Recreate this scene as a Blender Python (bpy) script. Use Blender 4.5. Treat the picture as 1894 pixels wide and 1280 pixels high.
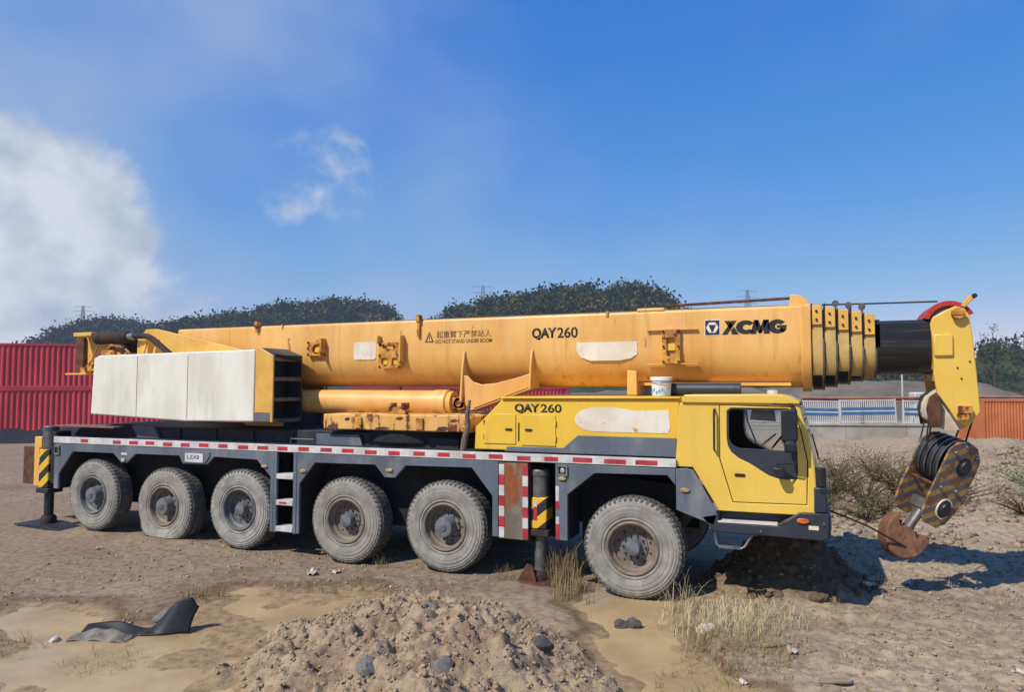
import bpy, bmesh, math, random
import numpy as np
from mathutils import Vector, Matrix
from mathutils.geometry import tessellate_polygon

for o in list(bpy.data.objects):
    bpy.data.objects.remove(o)
scene = bpy.context.scene
COL = scene.collection
R = math.radians
random.seed(7)
rng = np.random.default_rng(11)

# ------------------------------------------------------------------ camera
cam_d = bpy.data.cameras.new('camera')
cam_d.sensor_width = 36.0
cam_d.lens = 25.0
cam_d.clip_start = 0.1
cam_d.clip_end = 6000
cam = bpy.data.objects.new('camera', cam_d)
COL.objects.link(cam)
cam.location = (2.304, -9.697, 2.914)
cam.rotation_euler = (R(90 + 3.035), 0, R(22.75))
scene.camera = cam

# ------------------------------------------------------------------ sky and sun
SUN_EL = 48.0
SUN_D = Vector((0.47, 0.88, 0)).normalized() * math.cos(R(SUN_EL)) - Vector((0, 0, math.sin(R(SUN_EL))))
world = bpy.data.worlds.new('World')
scene.world = world
world.use_nodes = True
nt = world.node_tree
for n in list(nt.nodes):
    nt.nodes.remove(n)
def wn(t, **k):
    n = nt.nodes.new(t)
    for a, b in k.items():
        setattr(n, a, b)
    return n
W_out = wn('ShaderNodeOutputWorld'); W_bg = wn('ShaderNodeBackground')
W_bg.inputs['Strength'].default_value = 0.13
sky = wn('ShaderNodeTexSky', sky_type='NISHITA', sun_disc=False)
sky.sun_elevation = R(SUN_EL)
sky.sun_rotation = math.atan2(-SUN_D.x, -SUN_D.y)
sky.air_density = 1.0; sky.dust_density = 0.25; sky.ozone_density = 3.5
hs = wn('ShaderNodeHueSaturation'); hs.inputs['Saturation'].default_value = 1.28; hs.inputs['Value'].default_value = 1.0
nt.links.new(sky.outputs[0], hs.inputs['Color'])
# the camera's rendering of that blue: one power curve per channel, the same in every direction
sp = wn('ShaderNodeSeparateColor'); cb = wn('ShaderNodeCombineColor'); nt.links.new(hs.outputs[0], sp.inputs[0])
for ch, (a_, p_) in enumerate(((1.0, 1.18), (0.70, 0.72), (0.84, 0.27))):
    m1 = wn('ShaderNodeMath', operation='MULTIPLY'); m1.inputs[1].default_value = 0.125; nt.links.new(sp.outputs[ch], m1.inputs[0])
    m2 = wn('ShaderNodeMath', operation='POWER'); m2.inputs[1].default_value = p_; nt.links.new(m1.outputs[0], m2.inputs[0])
    m3 = wn('ShaderNodeMath', operation='MULTIPLY'); m3.inputs[1].default_value = a_ / 0.13; nt.links.new(m2.outputs[0], m3.inputs[0])
    nt.links.new(m3.outputs[0], cb.inputs[ch])
# clouds: a drifting veil with a few heaped cumulus low down
tc = wn('ShaderNodeTexCoord')
sep = wn('ShaderNodeSeparateXYZ'); nt.links.new(tc.outputs['Generated'], sep.inputs[0])
def math_(op, a, b=None, clamp=False):
    n = wn('ShaderNodeMath', operation=op); n.use_clamp = clamp
    for i, v in enumerate((a, b)):
        if v is None: continue
        if isinstance(v, (int, float)): n.inputs[i].default_value = v
        else: nt.links.new(v, n.inputs[i])
    return n.outputs[0]
def bump_dir(vec, lo, hi):          # 1 near a direction, 0 away from it
    v = Vector(vec).normalized()
    d = wn('ShaderNodeVectorMath', operation='DOT_PRODUCT'); d.inputs[1].default_value = v
    nt.links.new(tc.outputs['Generated'], d.inputs[0])
    m = wn('ShaderNodeMapRange', interpolation_type='SMOOTHSTEP')
    m.inputs['From Min'].default_value = math.cos(R(lo)); m.inputs['From Max'].default_value = math.cos(R(hi))
    nt.links.new(d.outputs['Value'], m.inputs['Value'])
    return m.outputs[0]
mp = wn('ShaderNodeMapping'); mp.inputs['Scale'].default_value = (1, 1, 1.25); mp.inputs['Location'].default_value = (0.31, 0.12, 0.55)
nt.links.new(tc.outputs['Generated'], mp.inputs[0])
n1 = wn('ShaderNodeTexNoise'); n1.inputs['Scale'].default_value = 7.0; n1.inputs['Detail'].default_value = 9; n1.inputs['Roughness'].default_value = 0.6; n1.inputs['Distortion'].default_value = 0.25
nt.links.new(mp.outputs[0], n1.inputs['Vector'])
n2 = wn('ShaderNodeTexNoise'); n2.inputs['Scale'].default_value = 2.2; n2.inputs['Detail'].default_value = 5; n2.inputs['Roughness'].default_value = 0.5
nt.links.new(mp.outputs[0], n2.inputs['Vector'])
CU = [((-0.848, 0.500, 0.160), 13, 1, 0.74), ((-0.800, 0.560, 0.200), 8, 0, 0.28), ((-0.598, 0.762, 0.235), 8.5, 0, 0.46), ((-0.792, 0.602, 0.070), 12, 0, 0.46), ((-0.93, 0.33, 0.20), 15, 2, 0.50), ((-0.70, -0.66, 0.24), 15, 2, 0.60), ((0.86, -0.45, 0.22), 15, 2, 0.60)]
heap = None
for v, lo, hi, amt in CU:
    b = math_('MULTIPLY', bump_dir(v, lo, hi), amt)
    heap = b if heap is None else math_('ADD', heap, b)
cum = math_('ADD', math_('ADD', math_('MULTIPLY', n1.outputs['Fac'], 2.0), -0.5), heap)
mr = wn('ShaderNodeMapRange', interpolation_type='SMOOTHSTEP'); mr.inputs['From Min'].default_value = 0.86; mr.inputs['From Max'].default_value = 1.36
nt.links.new(cum, mr.inputs['Value'])
veil = math_('ADD', n2.outputs['Fac'], math_('MULTIPLY', bump_dir((-0.88, 0.42, 0.22), 48, 4), 0.36))
mr2 = wn('ShaderNodeMapRange', interpolation_type='SMOOTHSTEP'); mr2.inputs['From Min'].default_value = 0.52; mr2.inputs['From Max'].default_value = 1.05; mr2.inputs['To Max'].default_value = 0.75
nt.links.new(veil, mr2.inputs['Value'])
mx1 = wn('ShaderNodeMix', data_type='RGBA'); nt.links.new(mr2.outputs[0], mx1.inputs[0]); nt.links.new(cb.outputs[0], mx1.inputs[6]); mx1.inputs[7].default_value = (3.3, 4.1, 5.6, 1)
mx2 = wn('ShaderNodeMix', data_type='RGBA'); nt.links.new(math_('MULTIPLY', mr.outputs[0], 0.9), mx2.inputs[0]); nt.links.new(mx1.outputs[2], mx2.inputs[6]); 
shade = wn('ShaderNodeMix', data_type='RGBA'); shade.inputs[6].default_value = (3.6, 4.1, 4.9, 1); shade.inputs[7].default_value = (6.0, 6.2, 6.5, 1)
n3 = wn('ShaderNodeTexNoise'); n3.inputs['Scale'].default_value = 13; n3.inputs['Detail'].default_value = 6; nt.links.new(mp.outputs[0], n3.inputs['Vector'])
mr3 = wn('ShaderNodeMapRange'); mr3.inputs['From Min'].default_value = 0.35; mr3.inputs['From Max'].default_value = 0.6; nt.links.new(n3.outputs['Fac'], mr3.inputs['Value']); nt.links.new(mr3.outputs[0], shade.inputs[0])
nt.links.new(shade.outputs[2], mx2.inputs[7])
nt.links.new(mx2.outputs[2], W_bg.inputs['Color'])
nt.links.new(W_bg.outputs[0], W_out.inputs['Surface'])

sun_d = bpy.data.lights.new('sun', 'SUN')
sun_d.energy = 5.0; sun_d.angle = R(0.53); sun_d.color = (1.0, 0.945, 0.87)
sun = bpy.data.objects.new('sun', sun_d); COL.objects.link(sun)
sun.rotation_euler = SUN_D.to_track_quat('-Z', 'Y').to_euler()
sun.location = (-10, -20, 30)

vs = scene.view_settings
vs.view_transform = 'Standard'; vs.look = 'None'; vs.gamma = 1.0; vs.use_curve_mapping = False
vs.exposure = 0.0

# ------------------------------------------------------------------ materials
def lin(c):
    o = []
    for v in c:
        v /= 255.0
        o.append(v / 12.92 if v <= 0.04045 else ((v + 0.055) / 1.055) ** 2.4)
    return (*o, 1.0)
MATS = {}
def mat(name, c1, c2=None, scale=2.0, rough=0.6, metal=0.0, spec=0.4, bump=0.0, bscale=30, rust=0.0, rustc=(92, 52, 30),
        rscale=5.0, stretch=(1, 1, 1), rough2=None, dust=0.0, dustc=(150, 132, 108), coat=0.0, detail=6, lo=0.35, hi=0.65, attr=None, streak=0.0, streakc=(120, 84, 48)):
    m = bpy.data.materials.new(name); m.use_nodes = True
    t = m.node_tree; b = t.nodes['Principled BSDF']
    def N(ty, **k):
        n = t.nodes.new(ty)
        for a, v in k.items(): setattr(n, a, v)
        return n
    tc = N('ShaderNodeTexCoord'); mp = N('ShaderNodeMapping'); mp.inputs['Scale'].default_value = stretch
    t.links.new(tc.outputs['Object'], mp.inputs[0])
    def noise(sc, de=detail, loc=(0, 0, 0), src=None, ro=0.6):
        n = N('ShaderNodeTexNoise'); n.inputs['Scale'].default_value = sc; n.inputs['Detail'].default_value = de; n.inputs['Roughness'].default_value = ro
        if loc != (0, 0, 0):
            a = N('ShaderNodeVectorMath', operation='ADD'); a.inputs[1].default_value = loc
            t.links.new(src or mp.outputs[0], a.inputs[0]); t.links.new(a.outputs[0], n.inputs['Vector'])
        else:
            t.links.new(src or mp.outputs[0], n.inputs['Vector'])
        return n.outputs['Fac']
    def rng_(v, lo, hi, a=0.0, z=1.0):
        r = N('ShaderNodeMapRange', interpolation_type='SMOOTHSTEP')
        r.inputs['From Min'].default_value = lo; r.inputs['From Max'].default_value = hi
        r.inputs['To Min'].default_value = a; r.inputs['To Max'].default_value = z
        t.links.new(v, r.inputs['Value']); return r.outputs[0]
    def mix(f, a, c):
        x = N('ShaderNodeMix', data_type='RGBA'); t.links.new(f, x.inputs[0])
        for i, v in ((6, a), (7, c)):
            if isinstance(v, tuple): x.inputs[i].default_value = v
            else: t.links.new(v, x.inputs[i])
        return x.outputs[2]
    col = lin(c1)
    if attr:
        at = N('ShaderNodeAttribute'); at.attribute_name = attr
        col = at.outputs['Color']
    if c2 is not None:
        f = rng_(noise(scale), lo, hi)
        if attr:
            x = N('ShaderNodeMix', data_type='RGBA', blend_type='MULTIPLY'); t.links.new(f, x.inputs[0]); t.links.new(col, x.inputs[6]); x.inputs[7].default_value = lin(c2); col = x.outputs[2]
        else:
            col = mix(f, lin(c1), lin(c2))
    rr = None
    if streak > 0:
        ms = N('ShaderNodeMapping'); ms.inputs['Scale'].default_value = (7, 7, .55); t.links.new(tc.outputs['Object'], ms.inputs[0])
        sf = rng_(noise(1.3, 7, (2.2, 9.1, 4.4), ms.outputs[0], .62), .50, .78, 0.0, streak)
        bf = rng_(noise(.9, 3, (7.2, 1.1, 3.4)), .38, .66)
        mu = N('ShaderNodeMath', operation='MULTIPLY'); t.links.new(sf, mu.inputs[0]); t.links.new(bf, mu.inputs[1])
        col = mix(mu.outputs[0], col, lin(streakc))
    if dust > 0:
        df = rng_(noise(scale * 1.7, 8, (3.1, 7.7, 1.3)), 0.62 - 0.3 * dust, 0.9 - 0.3 * dust, 0.0, min(1.0, dust + 0.25))
        col = mix(df, col, lin(dustc))
    if rust > 0:
        a = 0.70 - 0.28 * rust
        rf = rng_(noise(rscale, 9, (11.3, 4.2, 8.8), ro=0.68), a, a + 0.06)
        rc = mix(noise(rscale * 6, 4), lin(rustc), lin(tuple(min(255, int(v * 1.55)) for v in rustc)))
        col = mix(rf, col, rc)
        rr = rng_(rf, 0, 1, rough, 0.9); t.links.new(rr, b.inputs['Roughness'])
        if metal > 0:
            t.links.new(rng_(rf, 0, 1, metal, 0.0), b.inputs['Metallic'])
    if isinstance(col, tuple): b.inputs['Base Color'].default_value = col
    else: t.links.new(col, b.inputs['Base Color'])
    if rr is None:
        if rough2 is not None:
            t.links.new(rng_(noise(scale * 2.3, 6, (5, 5, 5)), 0.3, 0.7, rough, rough2), b.inputs['Roughness'])
        else: b.inputs['Roughness'].default_value = rough
    if not (rust > 0 and metal > 0): b.inputs['Metallic'].default_value = metal
    b.inputs['Specular IOR Level'].default_value = spec
    b.inputs['Coat Weight'].default_value = coat; b.inputs['Coat Roughness'].default_value = 0.25
    if bump > 0:
        bn = N('ShaderNodeBump'); bn.inputs['Strength'].default_value = min(1, bump); bn.inputs['Distance'].default_value = 0.02 * max(1, bump)
        t.links.new(noise(bscale, 8), bn.inputs['Height']); t.links.new(bn.outputs[0], b.inputs['Normal'])
    MATS[name] = m
    return m
mat('boom_yellow', (224, 174, 98), (210, 154, 76), 1.2, 0.42, spec=0.45, rust=0.25, rscale=5.5, rustc=(112, 70, 38), stretch=(1.0, 1, 0.45), dust=0.28, dustc=(206, 170, 122), bump=0.05, bscale=4, coat=0.08, streak=.55, rough2=.6)
mat('cab_yellow', (224, 188, 82), (218, 178, 72), 0.8, 0.35, spec=0.45, dust=0.10, dustc=(190, 160, 100), bump=0.03, bscale=4, coat=0.15, streak=.22)
mat('hood_yellow', (226, 184, 58), (220, 176, 54), 1.0, 0.4, spec=0.45, dust=0.12, dustc=(190, 158, 96), bump=0.03, bscale=4, coat=0.1, streak=.3)
mat('frame_yellow', (222, 174, 84), (206, 156, 70), 2.0, 0.5, rust=0.22, rscale=4, dust=0.2, bump=0.05, bscale=20)
mat('rusty_yellow', (222, 174, 98), (208, 158, 84), 2.0, 0.6, rust=0.66, rscale=3.4, streak=.6, rustc=(84, 46, 28), stretch=(1, 1, 0.45), bump=0.15, bscale=25)
mat('bracket_rust', (214, 152, 62), (160, 104, 46), 5.0, 0.7, rust=0.62, rscale=7, rustc=(78, 42, 26), bump=0.3, bscale=40)
mat('rust', (104, 66, 44), (70, 42, 30), 6, 0.85, bump=0.4, bscale=40, rust=0.3, rscale=8)
mat('rust_dark', (60, 42, 34), (40, 30, 26), 6, 0.8, bump=0.3, bscale=40)
mat('chassis_grey', (98, 106, 114), (82, 90, 98), 1.4, 0.5, dust=0.42, dustc=(138, 136, 130), streak=.5, streakc=(62, 60, 58), rust=0.14, rscale=5, stretch=(1, 1, 0.6), bump=0.05)
mat('dark_grey', (50, 54, 62), (42, 46, 54), 2, 0.5, dust=0.12, dustc=(110, 104, 96), bump=0.05)
mat('chassis_black', (30, 31, 34), (22, 22, 24), 3, 0.8, dust=0.2, dustc=(70, 64, 56), bump=0.2)
mat('deck_black', (44, 46, 50), (34, 36, 40), 3, 0.7, dust=0.25, dustc=(92, 88, 82), bump=0.15)
mat('housing_white', (222, 219, 202), (206, 202, 184), 1.6, 0.5, dust=0.3, dustc=(196, 186, 160), rust=0.12, rscale=3, stretch=(1, 1, 0.4), bump=0.04, bscale=4, streak=.45, streakc=(150, 134, 104))
mat('patch_white', (222, 214, 196), (208, 196, 172), 2.0, 0.6, dust=0.3, dustc=(208, 182, 138), rust=.34, rscale=6, rustc=(146, 104, 52), streak=.4)
mat('tape_white', (206, 202, 196), (178, 174, 168), 4, 0.5, dust=0.3, dustc=(140, 132, 122), rust=0.05, rscale=6)
mat('tape_red', (184, 52, 60), (150, 46, 52), 5, 0.45, dust=0.2, dustc=(170, 120, 110))
mat('tyre', (156, 153, 145), (126, 124, 117), 5, 0.92, spec=0.15, dust=0.55, dustc=(178, 171, 158), bump=0.25, bscale=60)
def vary(name, lo, hi, tint):
    m = MATS[name]; t = m.node_tree; b = t.nodes['Principled BSDF']; src = b.inputs['Base Color'].links[0].from_socket
    oi = t.nodes.new('ShaderNodeObjectInfo'); r = t.nodes.new('ShaderNodeMapRange'); r.inputs['To Min'].default_value = lo; r.inputs['To Max'].default_value = hi; t.links.new(oi.outputs['Random'], r.inputs['Value'])
    x = t.nodes.new('ShaderNodeMix'); x.data_type = 'RGBA'; x.inputs[7].default_value = lin(tint); t.links.new(r.outputs[0], x.inputs[0]); t.links.new(src, x.inputs[6]); t.links.new(x.outputs[2], b.inputs['Base Color'])
vary('tyre', 0.0, 0.4, (128, 118, 104))
mat('tread', (98, 96, 90), (78, 76, 72), 8, 0.92, spec=0.15, dust=0.45, dustc=(148, 140, 124), bump=0.3, bscale=60)
mat('rim', (134, 124, 106), (104, 90, 74), 7, 0.6, spec=0.3, rust=0.3, rscale=8, rustc=(86, 58, 40), dust=0.3, bump=0.15)
vary('rim', 0.0, 0.5, (120, 112, 100))
mat('rim_grey', (108, 112, 112), (84, 86, 84), 7, 0.6, dust=0.3, rust=0.12, rscale=9, bump=0.1)
mat('hub_steel', (122, 126, 128), (96, 98, 98), 9, 0.5, metal=0.3, dust=0.3, bump=0.1)
mat('steel', (150, 148, 142), (116, 112, 104), 6, 0.35, metal=0.8, dust=0.1)
mat('steel_worn', (112, 112, 108), (84, 82, 78), 6, 0.5, metal=0.4, rust=0.15, rscale=8, dust=0.2)
mat('steel_dark', (62, 64, 68), (50, 50, 54), 6, 0.4, metal=0.5)
mat('plank_red', (128, 92, 84), (104, 76, 70), 4, 0.7, dust=0.3)
mat('rust_panel', (126, 120, 106), (104, 92, 76), 3, 0.7, rust=0.88, rscale=2.2, rustc=(104, 58, 32), stretch=(1, 1, 0.6), bump=0.15)
mat('sheave_pale', (200, 190, 168), (170, 156, 130), 5, 0.6, rust=0.2, rscale=6)
mat('rope_steel', (58, 56, 54), (44, 42, 40), 20, 0.6, metal=0.3)
mat('hook_rust', (128, 88, 60), (90, 62, 46), 4, 0.75, rust=0.5, rscale=3, rustc=(72, 44, 32), dust=0.35, dustc=(182, 132, 84), bump=0.3)
mat('forest_leaf2', (46, 66, 30), (66, 80, 38), 0.08, 0.8, spec=0.1, lo=0.4, hi=0.6)
mat('leaf_green', (84, 116, 44), (104, 128, 56), 3, 0.7)
mat('grease_black', (20, 20, 22), (34, 32, 30), 2.5, 0.30, spec=0.5, stretch=(0.25, 5, 5), dust=0.34, dustc=(104, 94, 72), bump=0.2, bscale=12)
mat('collar', (204, 168, 96), (180, 150, 90), 3, 0.5, rust=0.34, rscale=2.6, rustc=(40, 32, 26), dust=0.25, dustc=(150, 132, 96), bump=0.08)
mat('red_paint', (178, 48, 44), (160, 44, 42), 4, 0.5, dust=0.25, dustc=(210, 170, 150))
mat('black_plastic', (34, 36, 42), (28, 30, 35), 4, 0.45, dust=0.15, dustc=(90, 86, 80))
mat('lens_orange', (214, 104, 36), (190, 84, 28), 8, 0.2, spec=0.6)
mat('lens_clear', (196, 192, 176), (150, 148, 140), 12, 0.15, spec=0.6)
mat('lens_amber', (176, 150, 92), (150, 126, 80), 12, 0.3, spec=0.5)
mat('letter_black', (34, 32, 30), (44, 40, 36), 6, 0.5)
mat('letter_faint', (70, 54, 34), (104, 78, 44), 12, 0.6)
mat('emblem_blue', (36, 44, 78), (30, 38, 66), 6, 0.4)
mat('interior', (46, 46, 48), (36, 36, 38), 4, 0.7)
mat('interior_grey', (128, 126, 124), (110, 108, 106), 4, 0.6)
mat('container_red', (206, 70, 78), (184, 60, 68), 0.7, 0.55, dust=0.3, dustc=(176, 100, 96), rust=0.2, streak=.4, streakc=(110, 44, 44), rscale=1.2, stretch=(1, 1, 0.4))
mat('container_orange', (190, 112, 66), (170, 96, 56), 0.8, 0.6, dust=0.2, rust=0.15, rscale=1.5)
mat('concrete', (168, 162, 150), (146, 140, 128), 0.9, 0.85, dust=0.3, dustc=(120, 110, 94), bump=0.2, bscale=12)
mat('fence_white', (196, 196, 190), (176, 176, 172), 1.5, 0.6, dust=0.2)
mat('fence_blue', (58, 104, 150), (50, 92, 136), 1.5, 0.5, dust=0.2, dustc=(120, 140, 160))
mat('fence_pink', (176, 112, 98), (150, 98, 88), 2, 0.7, dust=0.2)
mat('green_net', (42, 138, 118), (36, 120, 104), 5, 0.7)
mat('bucket_white', (226, 226, 222), (212, 212, 208), 6, 0.35, dust=0.1)
mat('bucket_blue', (50, 152, 198), (60, 168, 210), 9, 0.35)
mat('timber', (120, 106, 92), (92, 80, 68), 8, 0.85, bump=0.4, stretch=(4, 4, 0.8))
mat('plank', (150, 132, 106), (122, 106, 84), 8, 0.85, bump=0.3, stretch=(1, 6, 6))
mat('rubber_black', (30, 30, 32), (22, 22, 24), 6, 0.55, dust=0.2, dustc=(112, 98, 78), bump=0.1)
mat('rubber_muddy', (128, 120, 104), (84, 76, 62), 5, 0.7, dust=0.3, bump=0.15)
mat('litter_white', (198, 190, 176), (168, 158, 142), 9, 0.7, dust=0.35)
mat('rock_grey', (128, 124, 118), (100, 96, 90), 6, 0.9, dust=0.35, dustc=(150, 126, 92), bump=0.6, bscale=24)
mat('rock_dark', (92, 88, 82), (72, 68, 62), 6, 0.9, dust=0.35, dustc=(146, 122, 90), bump=0.6, bscale=24)
mat('gravel', (160, 144, 122), (122, 106, 88), 9, 0.9, bump=0.3, bscale=30)
mat('clod_dark', (112, 94, 74), (90, 74, 58), 6, 0.95, spec=0.1, bump=0.6, bscale=24)
mat('clod', (170, 149, 120), (146, 125, 98), 7, 0.95, spec=0.1, bump=0.6, bscale=30)
mat('straw', (164, 144, 98), (128, 108, 68), 6, 0.8)
mat('straw_pale', (204, 188, 148), (180, 162, 118), 6, 0.8)
mat('weed', (116, 96, 62), (92, 92, 52), 2.5, 0.85, lo=0.4, hi=0.6)
mat('weed_green', (92, 104, 50), (120, 104, 60), 3, 0.85)
mat('forest_leaf', (40, 52, 32), (62, 70, 42), 0.09, 0.8, spec=0.1, lo=0.4, hi=0.6)
mat('forest', (50, 60, 36), None, rough=0.85, spec=0.08, attr='leafcol')
mat('forest_floor', (44, 54, 32), (62, 66, 40), 0.12, 0.95, spec=0.05)
mat('bark', (74, 60, 46), (56, 46, 36), 6, 0.9, bump=0.4)
mat('pylon_grey', (122, 128, 136), (110, 116, 124), 1, 0.6, metal=0.2)
mat('slope', (120, 110, 96), (96, 88, 74), 0.25, 0.95, spec=0.1, bump=0.6, bscale=1.5)
# painted hazard stripes: a wave across the object's own coordinates
def stripes(name, ca, cb, direction, scale, rust=0.2):
    m = mat(name, ca, None, rough=0.55)
    t = m.node_tree; b = t.nodes['Principled BSDF']
    tc = t.nodes.new('ShaderNodeTexCoord')
    d = t.nodes.new('ShaderNodeVectorMath'); d.operation = 'DOT_PRODUCT'; d.inputs[1].default_value = direction
    t.links.new(tc.outputs['Object'], d.inputs[0])
    a = t.nodes.new('ShaderNodeMath'); a.operation = 'MULTIPLY'; a.inputs[1].default_value = scale; t.links.new(d.outputs['Value'], a.inputs[0])
    f = t.nodes.new('ShaderNodeMath'); f.operation = 'FRACT'; t.links.new(a.outputs[0], f.inputs[0])
    g = t.nodes.new('ShaderNodeMath'); g.operation = 'GREATER_THAN'; g.inputs[1].default_value = 0.5; t.links.new(f.outputs[0], g.inputs[0])
    mx = t.nodes.new('ShaderNodeMix'); mx.data_type = 'RGBA'; mx.inputs[6].default_value = lin(ca); mx.inputs[7].default_value = lin(cb); t.links.new(g.outputs[0], mx.inputs[0])
    no = t.nodes.new('ShaderNodeTexNoise'); no.inputs['Scale'].default_value = 7; no.inputs['Detail'].default_value = 9; no.inputs['Roughness'].default_value = 0.7; t.links.new(tc.outputs['Object'], no.inputs['Vector'])
    r = t.nodes.new('ShaderNodeMapRange'); r.inputs['From Min'].default_value = 0.62 - 0.2 * rust; r.inputs['From Max'].default_value = 0.70 - 0.2 * rust; t.links.new(no.outputs['Fac'], r.inputs['Value'])
    m2 = t.nodes.new('ShaderNodeMix'); m2.data_type = 'RGBA'; m2.inputs[7].default_value = lin((112, 80, 56)); t.links.new(r.outputs[0], m2.inputs[0]); t.links.new(mx.outputs[2], m2.inputs[6])
    t.links.new(m2.outputs[2], b.inputs['Base Color'])
stripes('hazard_jack', (222, 172, 44), (40, 40, 40), (0.8, 0, -1.0), 3.0, 0.1)
stripes('hazard_block', (166, 130, 72), (92, 94, 98), (-0.62, 0, 1.0), 5.4, 0.66)
gm = bpy.data.materials.new('glass'); gm.use_nodes = True
gb = gm.node_tree.nodes['Principled BSDF']
gb.inputs['Base Color'].default_value = (0.75, 0.8, 0.8, 1); gb.inputs['Transmission Weight'].default_value = 1.0
gb.inputs['Roughness'].default_value = 0.03; gb.inputs['IOR'].default_value = 1.12; gb.inputs['Alpha'].default_value = 0.45
MATS['glass'] = gm

# ------------------------------------------------------------------ mesh helpers
class MB:
    def __init__(s): s.v = []; s.f = []
    def add(s, vs, fs):
        k = len(s.v); s.v += [tuple(p) for p in vs]; s.f += [tuple(i + k for i in f) for f in fs]; return s
    def box(s, x0, x1, y0, y1, z0, z1):
        vs = [(x, y, z) for x in (x0, x1) for y in (y0, y1) for z in (z0, z1)]
        return s.add(vs, [(0, 1, 3, 2), (4, 6, 7, 5), (0, 4, 5, 1), (2, 3, 7, 6), (0, 2, 6, 4), (1, 5, 7, 3)])
    def obox(s, c, size, rot):
        h = Vector(size) / 2; c = Vector(c)
        vs = [c + rot @ Vector((x * h.x, y * h.y, z * h.z)) for x in (-1, 1) for y in (-1, 1) for z in (-1, 1)]
        return s.add(vs, [(0, 1, 3, 2), (4, 6, 7, 5), (0, 4, 5, 1), (2, 3, 7, 6), (0, 2, 6, 4), (1, 5, 7, 3)])
    def bar(s, p0, p1, w, h=None, up=(0, 0, 1)):
        p0 = Vector(p0); p1 = Vector(p1); d = p1 - p0; L = d.length; d.normalize()
        u = Vector(up)
        if abs(d.dot(u)) > 0.99: u = Vector((1, 0, 0))
        y = u.cross(d).normalized(); z = d.cross(y)
        return s.obox((p0 + p1) / 2, (L, w, h or w), Matrix((d, y, z)).transposed())
    def prism(s, poly, ax, a0, a1, holes=()):
        loops = [list(poly)] + [list(h) for h in holes]
        def P(p, a):
            if ax == 'Y': return (p[0], a, p[1])
            if ax == 'X': return (a, p[0], p[1])
            return (p[0], p[1], a)
        flat = [p for l in loops for p in l]; n = len(flat)
        vs = [P(p, a0) for p in flat] + [P(p, a1) for p in flat]
        fs = []
        if holes:
            tb = bmesh.new(); tv = [tb.verts.new((p[0], p[1], 0)) for p in flat]; tb.verts.index_update(); k0 = 0
            for l in loops:
                for i in range(len(l)): tb.edges.new((tv[k0 + i], tv[k0 + (i + 1) % len(l)]))
                k0 += len(l)
            bmesh.ops.triangle_fill(tb, edges=tb.edges[:], use_beauty=True, use_dissolve=False)
            for f in tb.faces:
                t = [v.index for v in f.verts]; fs.append(tuple(t)); fs.append(tuple(i + n for i in reversed(t)))
            tb.free()
        else:
            fs = [tuple(range(n)), tuple(range(2 * n - 1, n - 1, -1))]
        k = 0
        for l in loops:
            m = len(l)
            for i in range(m):
                j = (i + 1) % m
                fs.append((k + i, k + j, k + j + n, k + i + n))
            k += m
        return s.add(vs, fs)
    def tube(s, pts, r, n=8, caps=True):
        pts = [Vector(p) for p in pts]; rs = r if isinstance(r, (list, tuple)) else [r] * len(pts)
        rings = []; prev = None
        for i, p in enumerate(pts):
            d = (pts[min(i + 1, len(pts) - 1)] - pts[max(i - 1, 0)]).normalized()
            if prev is None:
                a = Vector((0, 0, 1)) if abs(d.z) < 0.9 else Vector((1, 0, 0))
                u = a.cross(d).normalized()
            else:
                u = (prev - d * prev.dot(d)).normalized()
            prev = u; w = d.cross(u)
            rings.append([p + (u * math.cos(2 * math.pi * k / n) + w * math.sin(2 * math.pi * k / n)) * rs[i] for k in range(n)])
        vs = [q for g in rings for q in g]; fs = []
        for i in range(len(pts) - 1):
            for k in range(n):
                a = i * n + k; b = i * n + (k + 1) % n
                fs.append((a, b, b + n, a + n))
        if caps:
            fs.append(tuple(range(n - 1, -1, -1))); fs.append(tuple(range((len(pts) - 1) * n, len(pts) * n)))
        return s.add(vs, fs)
    def cyl(s, p0, p1, r, r1=None, n=24): return s.tube([p0, p1], [r, r if r1 is None else r1], n)
    def lathe(s, prof, o, ax='Y', n=48, close=False):      # prof: (radius, along)
        vs = []; fs = []; m = len(prof)
        for k in range(n):
            c, q = math.cos(2 * math.pi * k / n), math.sin(2 * math.pi * k / n)
            for r, a in prof:
                if ax == 'Y': vs.append((o[0] + r * c, o[1] + a, o[2] + r * q))
                elif ax == 'X': vs.append((o[0] + a, o[1] + r * c, o[2] + r * q))
                else: vs.append((o[0] + r * c, o[1] + r * q, o[2] + a))
        for k in range(n):
            j = (k + 1) % n
            for i in range(m if close else m - 1):
                i2 = (i + 1) % m
                fs.append((k * m + i, k * m + i2, j * m + i2, j * m + i))
        return s.add(vs, fs)
    def mesh(s, name, mats, smooth=35, fix=True):
        me = bpy.data.meshes.new(name); me.from_pydata(s.v, [], s.f); me.update()
        if fix:
            bm = bmesh.new(); bm.from_mesh(me); bmesh.ops.recalc_face_normals(bm, faces=bm.faces); bm.to_mesh(me); bm.free()
        for m in (mats if isinstance(mats, (list, tuple)) else [mats]): me.materials.append(MATS[m])
        if smooth:
            me.polygons.foreach_set('use_smooth', [True] * len(me.polygons)); me.set_sharp_from_angle(angle=R(smooth))
        return me
    def build(s, name, mats, parent=None, bevel=0.0, smooth=35, loc=None, fix=True, seg=2):
        o = bpy.data.objects.new(name, s.mesh(name, mats, smooth, fix)); COL.objects.link(o)
        if parent: o.parent = parent
        if loc: o.location = loc
        if bevel:
            m = o.modifiers.new('bevel', 'BEVEL'); m.width = bevel; m.segments = seg; m.limit_method = 'ANGLE'; m.angle_limit = R(35)
        return o
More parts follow.
